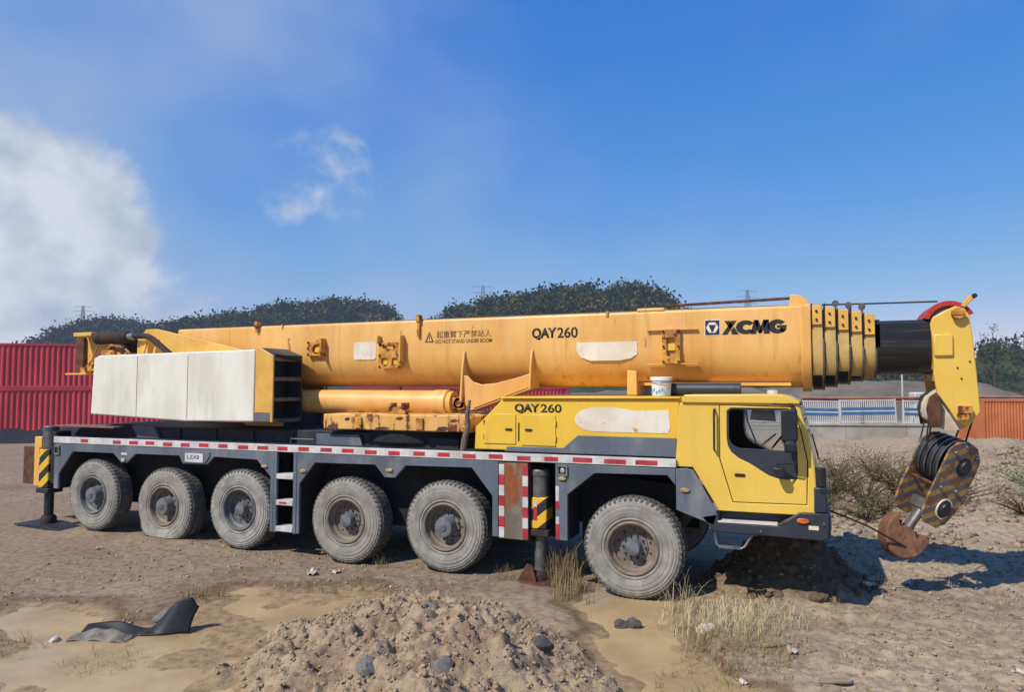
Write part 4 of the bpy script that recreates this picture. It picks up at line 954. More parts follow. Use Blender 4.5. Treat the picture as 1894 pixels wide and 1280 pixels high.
# dark wing under the cab, bumper, steps
b = MB(); b.prism([(.615, T(.6)), (.615, 1.23), (.72, 1.19), (1.10, 1.06), (1.14, 1.20), (1.13, 1.26), (.84, 1.77), (.76, 1.785)], 'Y', .0, .048); b.build('cab_wing', 'chassis_grey', cab, .008)
bp = empty('bumper', (0, 0, 0)); bp.parent = crane
sk = [(.93, 1.17), (1.09, .98), (2.40, .965), (2.475, 1.0), (2.48, 1.30), (2.18, 1.30), (1.90, 1.115), (1.16, 1.105), (1.16, 1.22)]
b = MB(); b.prism(sk, 'Y', .0, .30); b.build('skirt', 'dark_grey', bp, .015)
b = MB(); b.box(1.14, 2.2, .20, .24, 1.08, 1.26); b.build('skirt_back', 'dark_grey', bp)
b = MB(); b.prism([(1.15, 1.107), (1.88, 1.117), (1.88, 1.135), (1.15, 1.125)], 'Y', -.006, .20); b.build('step_tread', 'tape_white', bp)
b = MB(); b.prism([(1.88, 1.12), (1.91, 1.12), (2.17, 1.29), (2.14, 1.295)], 'Y', -.008, .12); b.build('step_edge', 'steel_worn', bp)
b = MB(); b.box(2.20, 2.50, .02, 2.98, .98, 1.30); b.build('bumper_bar', 'dark_grey', bp, .04, seg=3)
b = MB(); b.prism([(2.315, 1.30), (2.47, 1.30), (2.46, 1.48), (2.45, 1.62), (2.315, 1.62)], 'Y', .02, .22); b.build('corner_guard', 'dark_grey', bp, .02)
b = MB(); b.cyl((2.395, .08, 1.625), (2.395, .08, 1.86), .065, n=20); b.build('corner_roll', 'black_plastic', bp, .01)
b = MB(); b.prism(rrect(2.38, 2.50, 1.56, 1.605, .02), 'Y', .005, .20); b.build('guard_lip', 'black_plastic', bp)
lamp(2.18, 1.20, .15, .065, 'lens_orange', bp, 'turn_lamp')
b = MB(); b.box(2.245, 2.36, -.006, .001, 1.095, 1.145); b.build('sticker', 'patch_white', bp)
b = MB(); b.lathe([(.014, 0), (.014, -.02), (0, -.02)], (1.68, 0, 1.03), 'Y', 10); b.build('bolt', 'steel', bp)
b = MB(); b.lathe([(.014, 0), (.014, -.02), (0, -.02)], (2.42, 0, 1.18), 'Y', 10); b.build('bolt', 'steel', bp)
b = MB(); b.tube([(1.10, .06, .99), (1.12, .06, .82), (1.16, .06, .785), (1.42, .06, .775), (1.47, .06, .80), (1.58, .06, .97)], .018); b.build('hanging_step', 'steel', bp)
b = MB(); b.box(1.16, 1.42, .02, .14, .77, .79); b.build('hanging_tread', 'steel_worn', bp)
for y_ in (.22, 2.38):
    b = MB(); b.prism(rrect(y_, y_ + .40, 1.06, 1.24, .04), 'X', 2.495, 2.512); b.build('headlamp', 'lens_clear', bp)
b = MB(); b.box(2.376, 2.392, .7, 2.3, 1.40, 1.58)
for k in range(4): b.box(2.392, 2.402, .72, 2.28, 1.42 + k * .04, 1.435 + k * .04)
b.build('grille', 'black_plastic', cab)
# superstructure: housing beside the boom, frame, winch, exhaust
sup = empty('superstructure', (0, 0, 0)); sup.parent = crane
for y0, y1 in ((.10, .84), (2.16, 2.90)):
    b = MB(); b.prism([(-10.86, 2.31), (-10.80, 3.40), (-10.66, 3.47), (-6.72, 3.52), (-6.72, 2.24), (-8.4, 2.22)], 'Y', y0, y1); b.build('housing', 'housing_white', sup, .03, seg=3)
for x in (-9.6, -8.3):
    b = MB(); b.box(x, x + .012, .0965, .101, 2.27, 3.44); b.build('housing_seam', 'plank', sup)
b = MB(); b.prism([(-6.70, 2.40), (-6.70, 3.53), (-6.62, 3.56), (-6.30, 3.40), (-6.30, 2.24), (-6.36, 2.24), (-6.36, 2.40)], 'Y', .095, .13); b.build('housing_side', 'frame_yellow', sup, .012)
b = MB(); b.box(-6.70, -6.365, .10, .13, 2.25, 2.395); b.build('housing_skirt', 'chassis_grey', sup, .008)
b = MB(); b.box(-6.70, -6.66, .131, .84, 2.26, 3.45); b.prism([(-6.66, 3.50), (-6.66, 3.55), (-6.30, 3.42), (-6.30, 3.37)], 'Y', .131, .86); b.box(-6.66, -6.30, .83, .86, 2.25, 3.34); b.build('locker', 'dark_grey', sup)
for z in (2.25, 2.62, 2.98, 3.33):
    b = MB(); b.box(-6.62 if z > 2.3 else -6.66, -6.30, .132, .828, z, z + .035); b.box(-6.315, -6.297, .132, .828, z - .02, z + .05); b.build('locker_shelf', 'steel_worn', sup, .004)
b = MB(); b.prism([(.13, 3.38), (.84, 3.30), (.84, 3.36), (.13, 3.44)], 'X', -6.33, -6.28); b.build('locker_top', 'rust_dark', sup, .006)
# frame plates beside the boom tail
for y0, y1 in ((.86, .92), (2.08, 2.14)):
    b = MB(); b.prism([(-12.05, 3.14), (-12.15, 3.85), (-12.0, 3.98), (-11.5, 3.99), (-11.45, 3.80), (-10.55, 3.80), (-10.30, 4.03), (-10.0, 4.03), (-7.4, 3.50), (-6.75, 3.2), (-6.75, 2.12), (-7.6, 2.12), (-8.6, 2.7), (-11.3, 3.10)], 'Y', y0, y1); b.build('frame_plate', 'frame_yellow', sup, .012)
b = MB(); b.box(-7.6, -6.8, .9, 2.1, 2.08, 2.5); b.build('frame_foot', 'chassis_black', sup)
b = MB(); b.prism([(-12.28, 3.10), (-12.30, 3.88), (-12.14, 3.97), (-12.04, 3.90), (-12.02, 3.12)], 'Y', .78, .855); b.build('tail_post', 'rust', sup, .02)
b = MB(); b.box(-12.2, -11.55, .50, 1.6, 3.095, 3.135); b.build('tail_tray', 'frame_yellow', sup, .008)
b = MB(); b.lathe([(.0, -.02), (.34, -.02), (.36, .0), (.36, .05), (.26, .06), (.26, .55), (.36, .56), (.36, .62), (.0, .62)], (-11.93, .98, 3.52), 'Y', 32); b.build('winch_drum', 'rust', sup)
b = MB(); b.prism(arc(-11.3, 3.55, .16, .16, 0, 360, 20)[:-1], 'Y', .84, .862)
for k in range(8): b.lathe([(.018, .0), (.018, -.03), (0, -.03)], (-11.3 + .115 * math.cos(k * .785), .84, 3.55 + .115 * math.sin(k * .785)), 'Y', 8)
b.lathe([(.05, 0), (.05, -.06), (0, -.06)], (-11.3, .84, 3.55), 'Y', 12); b.build('winch_motor', 'bracket_rust', sup)
b = MB(); b.box(-11.75, -11.5, .66, .84, 3.18, 3.32); b.box(-11.95, -11.8, .66, .84, 3.14, 3.26); b.tube([(-11.9, .7, 3.2), (-11.6, .66, 3.4), (-11.5, .7, 3.7)], .02, 6); b.tube([(-11.7, .68, 3.15), (-11.55, .64, 3.3), (-11.58, .7, 3.6)], .015, 6); b.build('hydraulic_hoses', 'bracket_rust', sup)
b = MB(); b.box(-12.02, -11.46, .52, .858, 3.90, 3.985); b.build('tail_beam', 'frame_yellow', sup, .015)
b = MB(); b.box(-11.2, -10.8, .55, .84, 3.47, 3.60); b.box(-10.78, -10.5, .58, .84, 3.47, 3.56); b.tube([(-11.1, .6, 3.6), (-10.9, .55, 3.7), (-10.6, .58, 3.66), (-10.4, .6, 3.52)], .025, 6); b.build('engine_fitting', 'bracket_rust', sup, .01)
for x_ in (-10.2, -9.9):
    b = MB(); b.prism([(x_, 3.48), (x_ + .05, 3.48), (x_ + .16, 3.80), (x_ + .10, 3.80)], 'Y', .68, .73); b.build('engine_stay', 'frame_yellow', sup, .006)
# exhaust
b = MB(); b.lathe([(.0, -.02), (.10, -.02), (.128, .02), (.128, .88), (.10, .92), (.0, .92)], (-11.42, .62, 3.86), 'X', 24)
for x in (-11.3, -10.66): b.lathe([(.132, 0), (.136, .01), (.136, .05), (.132, .06)], (x, .62, 3.86), 'X', 24)
mf = b.build('muffler', 'rust_dark', sup)
b = MB(); b.lathe([(.0, 0), (.06, 0), (.075, .01), (.075, .16), (.06, .17)], (-10.5, .62, 3.87), 'X', 16); b.build('pipe_clamp', 'steel', mf)
b = MB(); b.tube([(-10.34, .62, 3.87), (-10.1, .62, 3.88), (-9.95, .62, 3.86), (-9.8, .61, 3.80), (-9.6, .6, 3.68), (-9.3, .58, 3.50), (-9.2, .55, 3.44)], .058, 12); b.build('exhaust_pipe', 'rust_dark', mf)
b = MB(); b.lathe([(.0, -.1), (.09, -.1), (.10, -.08), (.10, .1), (0, .1)], (-10.62, .66, 3.62), 'Y', 18); b.box(-10.75, -10.5, .7, .84, 3.55, 3.83); b.build('exhaust_flange', 'rust_dark', mf)
b = MB(); b.box(-10.35, -10.05, .70, .86, 3.46, 3.78); b.build('engine_bracket', 'frame_yellow', sup, .015)

# boom
boom = empty('boom', (0, 0, 0)); boom.parent = crane
def ovi(hw, zt, zb, yc=1.5, split=.50, r=.05):
    zs = zb + (zt - zb) * split
    return arc(yc + hw - r, zt - r, r, r, 0, 90, 4) + arc(yc - hw + r, zt - r, r, r, 90, 180, 4) + arc(yc, zs, hw, zs - zb, 180, 360, 28)
b = MB(); b.prism(ovi(.50, 4.02, 2.86), 'X', -9.55, 2.20); bb = b.build('base_section', 'boom_yellow', boom, smooth=25)
b = MB(); b.prism(ovi(.54, 4.035, 2.80), 'X', 2.20, 2.325); b.build('base_collar', 'boom_yellow', boom, .01, smooth=25)
b = MB(); b.prism([(1.06, 2.93), (1.94, 2.93), (1.94, 2.885), (1.06, 2.885)], 'X', -.2, 2.05); b.build('bottom_slide_strip', 'frame_yellow', boom)
for xw in (-8.2, -5.6, -3.4, -1.35, .95):
    b = MB(); b.prism(ovi(.5035, 4.0235, 2.8565), 'X', xw, xw + .012); b.build('weld_seam', 'boom_yellow', boom, smooth=25)
b = MB(); b.box(-.12, .30, 1.0, 2.0, 4.0, 4.06); b.build('top_pad', 'boom_yellow', boom, .02)
# telescoped section collars
zt = [4.03, 3.99, 3.95, 3.92, 3.88]; xs = [2.335, 2.50, 2.665, 2.83, 2.99]; zb = [2.83, 2.87, 2.91, 2.95, 2.99]; hw = [.50, .475, .45, .425, .40]
for i in range(5):
    x0 = xs[i]; x1 = x0 + .138
    b = MB(); b.prism(ovi(hw[i] - .03, zt[i] - .09, zb[i] + .04), 'X', x0 - .03, x1 + .06); b.build('section_sleeve', 'grease_black', boom, smooth=25)
    b = MB(); b.prism(ovi(hw[i], zt[i] - .07, zb[i] + .0), 'X', x0, x1); b.build('section_collar', 'collar', boom, .006, smooth=25)
    b = MB(); b.box(x0 + .01, x1 - .005, 1.5 - hw[i] - .035, 1.5 - hw[i] + .02, zt[i] - .30, zt[i] - .02); cp = b.build('collar_plate', 'frame_yellow', boom, .006)
    for z in (zt[i] - .11, zt[i] - .23):
        b = MB(); b.lathe([(.017, 0), (.017, -.02), (0, -.02)], (x0 + .062, 1.5 - hw[i] - .034, z), 'Y', 8); b.build('bolt', 'rust_dark', cp)
    b = MB(); b.box(x0 - .006, x0 + .012, 1.5 - hw[i] - .02, 1.5 + hw[i] + .02, zt[i] - .34, zt[i] + (.04 if i % 2 else .0)); b.box(x0 + .02, x1, 1.5 - hw[i] + .05, 1.5 + hw[i] - .05, zt[i] - .08, zt[i] - .02); b.build('collar_lug', 'rust_dark', boom, .004)
    b = MB(); b.prism(ovi(hw[i] + .012, zt[i] - .50, zb[i] - .01, split=.8, r=.01), 'X', x1 - .004, x1 + .018); b.build('collar_edge', 'steel_worn', boom, smooth=25)
for i in range(4):
    zs = zb[i] + (zt[i] - .07 - zb[i]) * .5; q = (30, 26, 30, 12)[i]
    b = MB(); b.prism(arc(1.5, zs, hw[i] + .006, zs - zb[i] + .006, 270 - q - 20, 270 + q, 20) + arc(1.5, zs, hw[i] - .01, zs - zb[i] - .01, 270 + q, 270 - q - 20, 20), 'X', xs[i] + .004, xs[i] + .122); b.build('grease_smear', 'grease_black', boom, smooth=25)
for x, z in ((2.645, 4.03), (2.81, 4.0), (2.975, 3.97)):
    b = MB(); b.lathe([(.0, -.025), (.045, -.025), (.035, 0), (.045, .025), (0, .025)], (x, 1.15, z), 'Y', 16); b.box(x - .015, x + .015, 1.12, 1.18, z - .12, z + .01); b.build('rope_guide', 'steel_worn', boom)
b = MB(); b.prism(ovi(.37, 3.77, 3.04), 'X', 3.02, 3.84); b.build('inner_section', 'grease_black', boom, smooth=25)
# boom head
head = [(3.77, 3.70), (3.80, 3.785), (3.92, 3.86), (4.06, 3.925), (4.16, 3.89), (4.215, 3.80), (4.24, 3.55), (4.285, 2.85), (4.30, 2.55), (4.15, 2.35), (4.02, 2.45), (3.93, 2.62), (3.82, 2.80), (3.79, 3.05), (3.80, 3.4)]
hd = empty('boom_head', (0, 0, 0)); hd.parent = boom
for y0, y1 in ((1.02, 1.07), (1.93, 1.98)):
    b = MB(); b.prism(head, 'Y', y0, y1); b.build('cheek_plate', 'cab_yellow', hd, .012)
b = MB(); b.box(3.80, 4.02, .985, 1.02, 3.27, 3.56); b.build('cheek_block', 'cab_yellow', hd, .02)
b = MB(); b.box(3.82, 4.22, 1.07, 1.93, 2.95, 3.10); b.box(4.16, 4.20, 1.07, 1.93, 3.0, 3.5); b.prism([(3.80, 3.1), (3.84, 3.1), (3.84, 3.72), (3.79, 3.72)], 'Y', 1.07, 1.93); b.build('head_web', 'frame_yellow', hd)
b = MB(); b.prism(arc(4.0, 3.70, .305, .305, 25, 165, 22) + arc(4.0, 3.70, .235, .235, 165, 25, 22), 'Y', 1.10, 1.90); b.build('sheave_guard', 'red_paint', hd, .006, smooth=25)
for x, z, rr in ((4.0, 3.72, .22), (3.99, 2.585, .285)):
    for y in (1.18, 1.34, 1.50, 1.66, 1.82):
        b = MB(); b.lathe([(.04, -.05), (rr, -.05), (rr - .05, 0), (rr, .05), (.04, .05)], (x, y, z), 'Y', 32); b.build('sheave', 'sheave_pale' if z < 3 else 'steel_worn', hd)
b = MB(); b.cyl((4.08, .93, 3.82), (4.08, 2.05, 3.82), .075, n=20); b.box(4.0, 4.16, .92, .96, 3.80, 3.86); b.build('sheave_pin', 'bracket_rust', hd, .006)
b = MB(); b.cyl((4.12, .95, 2.56), (4.12, 2.05, 2.56), .07, n=20); b.box(4.04, 4.2, .93, .97, 2.53, 2.63); b.box(4.03, 4.16, .94, .985, 2.45, 2.53); b.build('sheave_pin', 'bracket_rust', hd, .006)
b = MB(); b.prism(KP := [(3.74, 2.74), (3.82, 2.80), (3.88, 2.66), (3.86, 2.36), (3.73, 2.34), (3.70, 2.58)], 'Y', 1.04, 1.10); b.build('rope_keeper', 'rust', hd, .01)
b = MB(); b.prism(KP, 'Y', 1.88, 1.94); b.build('rope_keeper', 'rust', hd, .01)
b = MB(); b.prism([(4.13, 3.93), (4.17, 3.90), (4.29, 4.03), (4.27, 4.06), (4.22, 4.06)], 'Y', 1.05, 1.15); b.build('head_lug', 'frame_yellow', hd, .008)
b = MB(); b.cyl((4.28, 1.02, 4.05), (4.28, 1.18, 4.05), .03, n=12); b.build('lug_pin', 'black_plastic', hd)
for x, z in ((4.10, 2.98), (4.20, 3.2), (4.06, 3.12)):
    b = MB(); b.lathe([(.012, 0), (.012, -.012), (0, -.012)], (x, 1.02, z), 'Y', 8); b.build('bolt', 'rust_dark', hd)
# ropes and the rod on top
b = MB(); b.tube([(.25, 1.35, 4.115), (2.10, 1.35, 4.155)], .022, 8); b.build('top_rod', 'rust', boom)
b = MB(); b.prism([(2.03, 4.0), (2.30, 4.0), (2.30, 4.10), (2.18, 4.19), (2.06, 4.20)], 'Y', 1.28, 1.42); b.build('rod_bracket', 'boom_yellow', boom, .01)
b = MB(); b.tube([(-9.5, 1.5, 4.06), (.3, 1.5, 4.07), (2.2, 1.5, 4.06), (3.2, 1.5, 4.045), (3.93, 1.5, 4.04)], .013, 6); b.build('hoist_rope', 'rope_steel', boom)
for x in (-7.48, -3.92):
    b = MB(); b.box(x - .035, x + .035, .93, 1.05, 3.98, 4.10); b.box(x - .025, x + .025, .95, .998, 3.72 if x > -5 else 3.9, 3.99); b.build('rope_clip', 'bracket_rust', boom, .008)
for x, w in ((-.6, .04), (-6.9, .02)):
    b = MB(); b.box(x, x + w, .985, 1.02, 3.95, 4.035); b.build('top_tab', 'bracket_rust', boom)
# side brackets on the boom
def bracket(x0, x1, z0, z1, holes, ears=True):
    br = empty('side_bracket', (0, 0, 0)); br.parent = boom
    mb = MB(); mb.prism(rect(x0, x1, z0, z1), 'Y', .93, .965, holes=holes); mb.build('bracket_plate', 'bracket_rust', br, .008)
    for h in holes:
        cx = sum(p[0] for p in h) / len(h); cz = sum(p[1] for p in h) / len(h)
        mb = MB(); mb.prism(rect(cx - .06, cx + .06, cz - .05, cz + .05), 'Y', .966, .995); mb.build('bracket_back', 'hood_yellow', br)
    mb = MB(); mb.box(x0, x0 + .03, .965, 1.005, z0, z1); mb.box(x1 - .03, x1, .965, 1.005, z0, z1); mb.box(x0 + .03, x1 - .03, .965, 1.005, z0, z0 + .03); mb.build('bracket_web', 'frame_yellow', br)
    for x in (x0 + .025, x1 - .025):
        for z in (z0 + .03, (z0 + z1) / 2, z1 - .03):
            mb = MB(); mb.lathe([(.018, 0), (.018, -.025), (0, -.025)], (x, .93, z), 'Y', 6); mb.build('bolt', 'rust_dark', br)
    return br
bracket(-6.25, -5.90, 3.42, 3.70, [arc(-6.05, 3.54, .09, .09, 0, 360, 12)[:-1]])
b = MB(); b.box(-6.02, -5.90, .87, .93, 3.64, 3.72); b.box(-5.93, -5.885, .86, 1.0, 3.40, 3.74); b.build('bracket_ear', 'bracket_rust', boom, .008)
bracket(-4.70, -4.25, 3.18, 3.64, [rect(-4.62, -4.36, 3.53, 3.60), rrect(-4.64, -4.52, 3.24, 3.36, .03), rrect(-4.43, -4.31, 3.24, 3.36, .03)])
b = MB(); b.prism([(-4.72, 3.62), (-4.69, 3.62), (-4.69, 3.76), (-4.72, 3.70)], 'Y', .88, 1.0); b.prism([(-4.25, 3.30), (-4.215, 3.30), (-4.215, 3.76), (-4.25, 3.66)], 'Y', .86, 1.0); b.build('bracket_ear', 'frame_yellow', boom, .006)
bracket(.27, .54, 3.21, 3.72, [rrect(.34, .46, 3.32, 3.60, .03)])
for z in (3.71, 3.20):
    b = MB(); b.box(.04, .79, .95, 1.02, z, z + .018); b.build('bracket_rib', 'boom_yellow', boom)
# lift cylinder and its boom foot
cyn = empty('lift_cylinder', (0, 0, 0)); cyn.parent = crane
b = MB(); b.lathe([(.0, 0), (.20, 0), (.215, .02), (.215, 2.85), (.225, 2.86), (.225, 3.10), (.20, 3.12), (.0, 3.12)], (-6.5, 1.12, 2.585), 'X', 36); b.build('barrel', 'boom_yellow', cyn, smooth=30)
b = MB(); b.lathe([(.19, 0), (.20, .02), (.20, .09), (.15, .10), (.0, .10)], (-3.38, 1.12, 2.585), 'X', 32); b.build('gland', 'frame_yellow', cyn)
b = MB(); b.cyl((-3.3, 1.12, 2.585), (-3.1, 1.12, 2.56), .11, n=20); b.build('piston_rod', 'steel', cyn)
ft = empty('boom_foot', (0, 0, 0)); ft.parent = boom
for y0, y1 in ((.92, .97), (1.30, 1.34)):
    b = MB(); b.prism([(-3.05, 3.05), (-3.04, 2.64), (-2.92, 2.46), (-2.78, 2.50), (-1.83, 2.84), (-1.80, 3.09), (-2.10, 3.00), (-2.45, 2.92), (-2.70, 2.90), (-2.86, 2.95), (-2.96, 3.05)], 'Y', y0, y1); b.build('foot_plate', 'boom_yellow', ft, .01)
b = MB(); b.bar((-2.82, 1.13, 2.50), (-1.82, 1.13, 2.85), .42, .03); b.build('foot_flange', 'boom_yellow', ft)
b = MB(); b.prism([(.84, 2.62), (1.3, 2.50), (1.3, 3.1), (.99, 3.46), (.97, 3.46), (.90, 3.15)], 'X', -3.06, -3.025); b.build('foot_rib', 'boom_yellow', ft, .006)
b = MB(); b.prism([(.86, 2.84), (1.3, 2.84), (1.3, 3.1), (.99, 3.46), (.97, 3.46), (.90, 3.2)], 'X', -1.84, -1.805); b.build('foot_rib', 'boom_yellow', ft, .006)
b = MB(); b.lathe([(.0, -.03), (.05, -.03), (.05, 0), (.10, 0), (.11, .02), (.11, .3), (0, .3)], (-3.10, .90, 2.585), 'Y', 24); b.build('foot_pin', 'bracket_rust', ft)
b = MB(); b.box(-3.22, -3.0, .90, .935, 2.50, 2.68); b.build('pin_keeper', 'bracket_rust', ft, .01)
# boom rest
b = MB(); b.box(-.24, -.10, 1.05, 1.95, 2.74, 2.90); b.prism([(-.25, 2.74), (-.09, 2.74), (-.10, 3.10), (-.24, 3.12)], 'Y', .86, .96); b.prism([(-.25, 2.74), (-.09, 2.74), (-.10, 3.10), (-.24, 3.12)], 'Y', 2.04, 2.14); b.build('boom_rest', 'frame_yellow', crane, .012)
b = MB(); b.lathe([(.0, 0), (.09, 0), (.095, .01), (.095, 1.1), (.0, 1.1)], (.3, .75, 2.83), 'X', 20); b.build('air_pipe', 'dark_grey', crane)
# blank stickers, model number, warning, maker's name
b = MB(); b.prism(rrect(-5.27, -4.80, 3.34, 3.66, .05), 'Y', .9965, .9995); b.build('blank_panel', 'patch_white', boom)
b = MB(); b.prism([(-1.08, 3.56), (-.12, 3.56), (-.12, 3.36), (-.22, 3.30), (-.40, 3.27)] + [(-.85, 3.27), (-1.0, 3.32), (-1.08, 3.42)], 'Y', .9965, .9995); b.build('blank_panel', 'patch_white', boom)
lettering('model_number', 'QAY', -1.83, -1.41, 3.615, 3.81, .9995, 'letter_black', boom, 0.045)
lettering('model_number', '260', -1.40, -1.06, 3.64, 3.81, .9995, 'letter_black', boom, 0.02)
lettering('warning_lettering', 'DO NOT STAND UNDER BOOM', -3.60, -2.54, 3.60, 3.665, .9995, 'letter_faint', boom, 0.008)
lettering('warning_lettering', '起重臂下严禁站人', -3.58, -2.55, 3.69, 3.81, .9995, 'letter_faint', boom, 0.0)
b = MB(); tri = [(-3.81, 3.62), (-3.63, 3.62), (-3.72, 3.81)]; b.prism(tri, 'Y', .9965, .9995, holes=[[(-3.775, 3.64), (-3.665, 3.64), (-3.72, 3.765)]]); b.box(-3.728, -3.712, .9965, .9995, 3.675, 3.73); b.box(-3.728, -3.712, .9965, .9995, 3.65, 3.665); b.build('warning_triangle', 'letter_faint', boom)
# emblem: dark square, white hexagon ring with a dark arrow
b = MB(); b.prism(rect(.885, 1.105, 3.615, 3.85), 'Y', .9965, .9995); em = b.build('emblem', 'patch_white', boom)
b = MB(); b.prism(rect(.895, 1.095, 3.627, 3.838), 'Y', .993, .9968); b.build('emblem_ground', 'emblem_blue', em)
hexa = lambda r: [(.995 + r * math.cos(R(60 * k)), 3.7325 + r * math.sin(R(60 * k))) for k in range(6)]
b = MB(); b.prism(hexa(.088), 'Y', .990, .9933); b.build('emblem_hexagon', 'patch_white', em)
b = MB(); b.prism([(.942, 3.772), (1.048, 3.772), (1.003, 3.668), (.987, 3.668)], 'Y', .987, .9903); b.build('emblem_arrow', 'emblem_blue', em)
# maker's letters, drawn as heavy wide strokes
NZ0, NZ1 = 3.625, 3.825; H = NZ1 - NZ0
def glyph(polys, holes=None):
    mb = MB()
    for p in polys: mb.prism([(x, NZ0 + z * H) for x, z in p], 'Y', .9955, .9995)
    return mb.build('maker_letter', 'letter_black', boom)
glyph([[(1.13, 0), (1.205, 0), (1.335, 1), (1.265, 1)], [(1.165, 1), (1.245, 1), (1.285, .62), (1.24, .40)], [(1.30, .56), (1.365, 0), (1.27, 0), (1.255, .30)]])
def cshape(cx, w, g=False):
    outer = [(cx + w * math.cos(R(a)), .5 + .5 * math.sin(R(a))) for a in range(36, 325, 12)]
    inner = [(cx + .01 + (w - .085) * math.cos(R(a)), .5 + .20 * math.sin(R(a))) for a in range(324, 35, -12)]
    ps = [outer + inner]
    if g: ps.append([(cx - .005, .58), (cx + .125, .58), (cx + .115, .22), (cx + .075, .06), (cx + .04, .20), (cx + .045, .40), (cx - .005, .40)])
    return ps
glyph(cshape(1.46, .135))
glyph([[(1.525, 0), (1.60, 0), (1.635, .72), (1.625, 1), (1.575, 1)], [(1.575, 1), (1.635, 1), (1.67, .50), (1.675, .05), (1.63, .05)], [(1.63, .05), (1.675, .05), (1.775, 1), (1.70, 1), (1.665, .50)], [(1.70, 1), (1.775, 1), (1.785, 0), (1.705, 0)]])
glyph(cshape(1.885, .125, True))

# ------------------------------------------------------------------ hook block hanging from the boom head
hk = empty('hook_block', (3.97, 1.50, 1.90), (R(13), R(20), R(38)))
hk.scale = (.78, .80, .98)
tag(hk, 'striped steel hook block with rusty double hook hanging below the boom head', 'hook block')
pl = [(-.34, .14), (-.24, .26), (-.05, .32), (.18, .28), (.33, .14), (.36, -.08), (.33, -.62), (.22, -.84), (.04, -.92), (-.20, -.90), (-.31, -.80), (-.34, -.60)]
for y0, y1 in ((-.33, -.29), (.29, .33)):
    b = MB(); b.prism(pl, 'Y', y0, y1); sp = b.build('side_plate', 'hazard_block', hk, .008)
for y in (-.20, -.07, .07, .20):
    b = MB(); b.lathe([(.05, -.035), (.27, -.035), (.31, -.055), (.325, -.055), (.325, -.045), (.285, 0), (.325, .045), (.325, .055), (.31, .055), (.27, .035), (.05, .035)], (-.05, y, -.02), 'Y', 40); b.build('sheave', 'steel_dark', hk)
    b = MB(); b.tube([(-.05 + .335 * math.cos(R(a)), y - .05, -.02 + .335 * math.sin(R(a))) for a in range(60, 236, 8)], .013, 6); b.build('rope_guard', 'steel', hk)
for z in (-.02, -.64):
    b = MB(); b.cyl((.05, -.40, z), (.05, .40, z), .055, n=16); b.lathe([(.0, -.055), (.09, -.055), (.10, -.04), (.10, 0), (.13, .0), (.13, .025)], (.05, -.355, z), 'Y', 18); b.build('pin', 'black_plastic' if z > -.3 else 'steel_dark', hk)
b = MB(); b.lathe([(.12, -.01), (.145, -.01), (.145, .02), (.12, .02)], (.05, -.345, -.64), 'Y', 24, close=True); b.build('pin_ring', 'patch_white', hk)
for x, z in ((-.22, .12), (-.05, .25), (-.20, -.38), (.12, -.36), (.22, .16)):
    b = MB(); b.lathe([(.03, 0), (.028, -.025), (.015, -.045), (0, -.045)], (x, -.33, z), 'Y', 10); b.build('bolt', 'steel_worn', hk)
for x, z in ((-.22, .12), (-.20, -.38), (.12, -.36)):
    b = MB(); b.cyl((x, -.29, z), (x, .29, z), .02, n=8); b.build('spacer', 'rust', hk)
b = MB(); b.box(-.12, .14, -.22, .22, -.78, -.62); b.build('trunnion', 'steel_worn', hk, .03)
# double hook
hz = empty('double_hook', (-.10, 0, -1.04), (R(-10), R(14), R(-25))); hz.parent = hk; hz.scale = (.86, 1.2, .86)
b = MB(); b.lathe([(.0, .30), (.085, .30), (.09, .28), (.09, .02), (.105, -.03), (.10, -.16), (.12, -.26), (.0, -.26)], (0, 0, 0), 'Z', 24); b.build('shank', 'steel_worn', hz)
def lobe(sx):
    pts = [(0, -.24), (sx * .02, -.34), (sx * .10, -.42), (sx * .22, -.42), (sx * .31, -.33), (sx * .345, -.20), (sx * .335, -.10)]
    return pts
b = MB()
out = []
crv = [(-.37, .02), (-.41, -.12), (-.40, -.28), (-.31, -.44), (-.14, -.55), (0, -.57), (.14, -.55), (.31, -.44), (.40, -.28), (.41, -.12), (.37, .02)]
inn = [(.29, .0), (.25, -.09), (.20, -.13), (.15, -.12), (.11, -.07), (.0, -.06), (-.11, -.07), (-.15, -.12), (-.20, -.13), (-.25, -.09), (-.29, .0)]
b.prism(crv + inn, 'Y', -.15, .15); b.build('hook_body', 'hook_rust', hz, .06, seg=4)
for sx in (-1, 1):
    b = MB(); b.prism([(sx * .12, -.10), (sx * .16, -.02), (sx * .19, -.02), (sx * .29, -.14), (sx * .25, -.20)], 'Y', -.02, .02); b.build('safety_latch', 'rust', hz, .006)
# ropes to the block belong to the crane
b = MB()
for y, dx, dy in ((1.18, -.05, -.10), (1.5, -.03, .0), (1.82, -.14, .12)):
    b.tube([(3.80, y, 2.52), (3.74 + dx * .5, 1.5 + dy * 1.6, 2.02)], .012, 6)
b.tube([(4.27, 1.2, 2.55), (4.12, 1.34, 1.95)], .012, 6); b.tube([(4.27, 1.75, 2.55), (4.04, 1.6, 2.0)], .012, 6)
b.build('hook_rope', 'rope_steel', crane)
tl = MB(); tl.tube([(2.46, .75, 1.24), (2.75, .86, 1.12), (3.0, .98, 1.0), (3.22, 1.12, .86), (3.44, 1.25, .72)], .014, 6)
tag(tl.build('tie_rope', 'rust_dark'), 'dark steel tie rope stretched from the front bumper to the hook', 'rope')

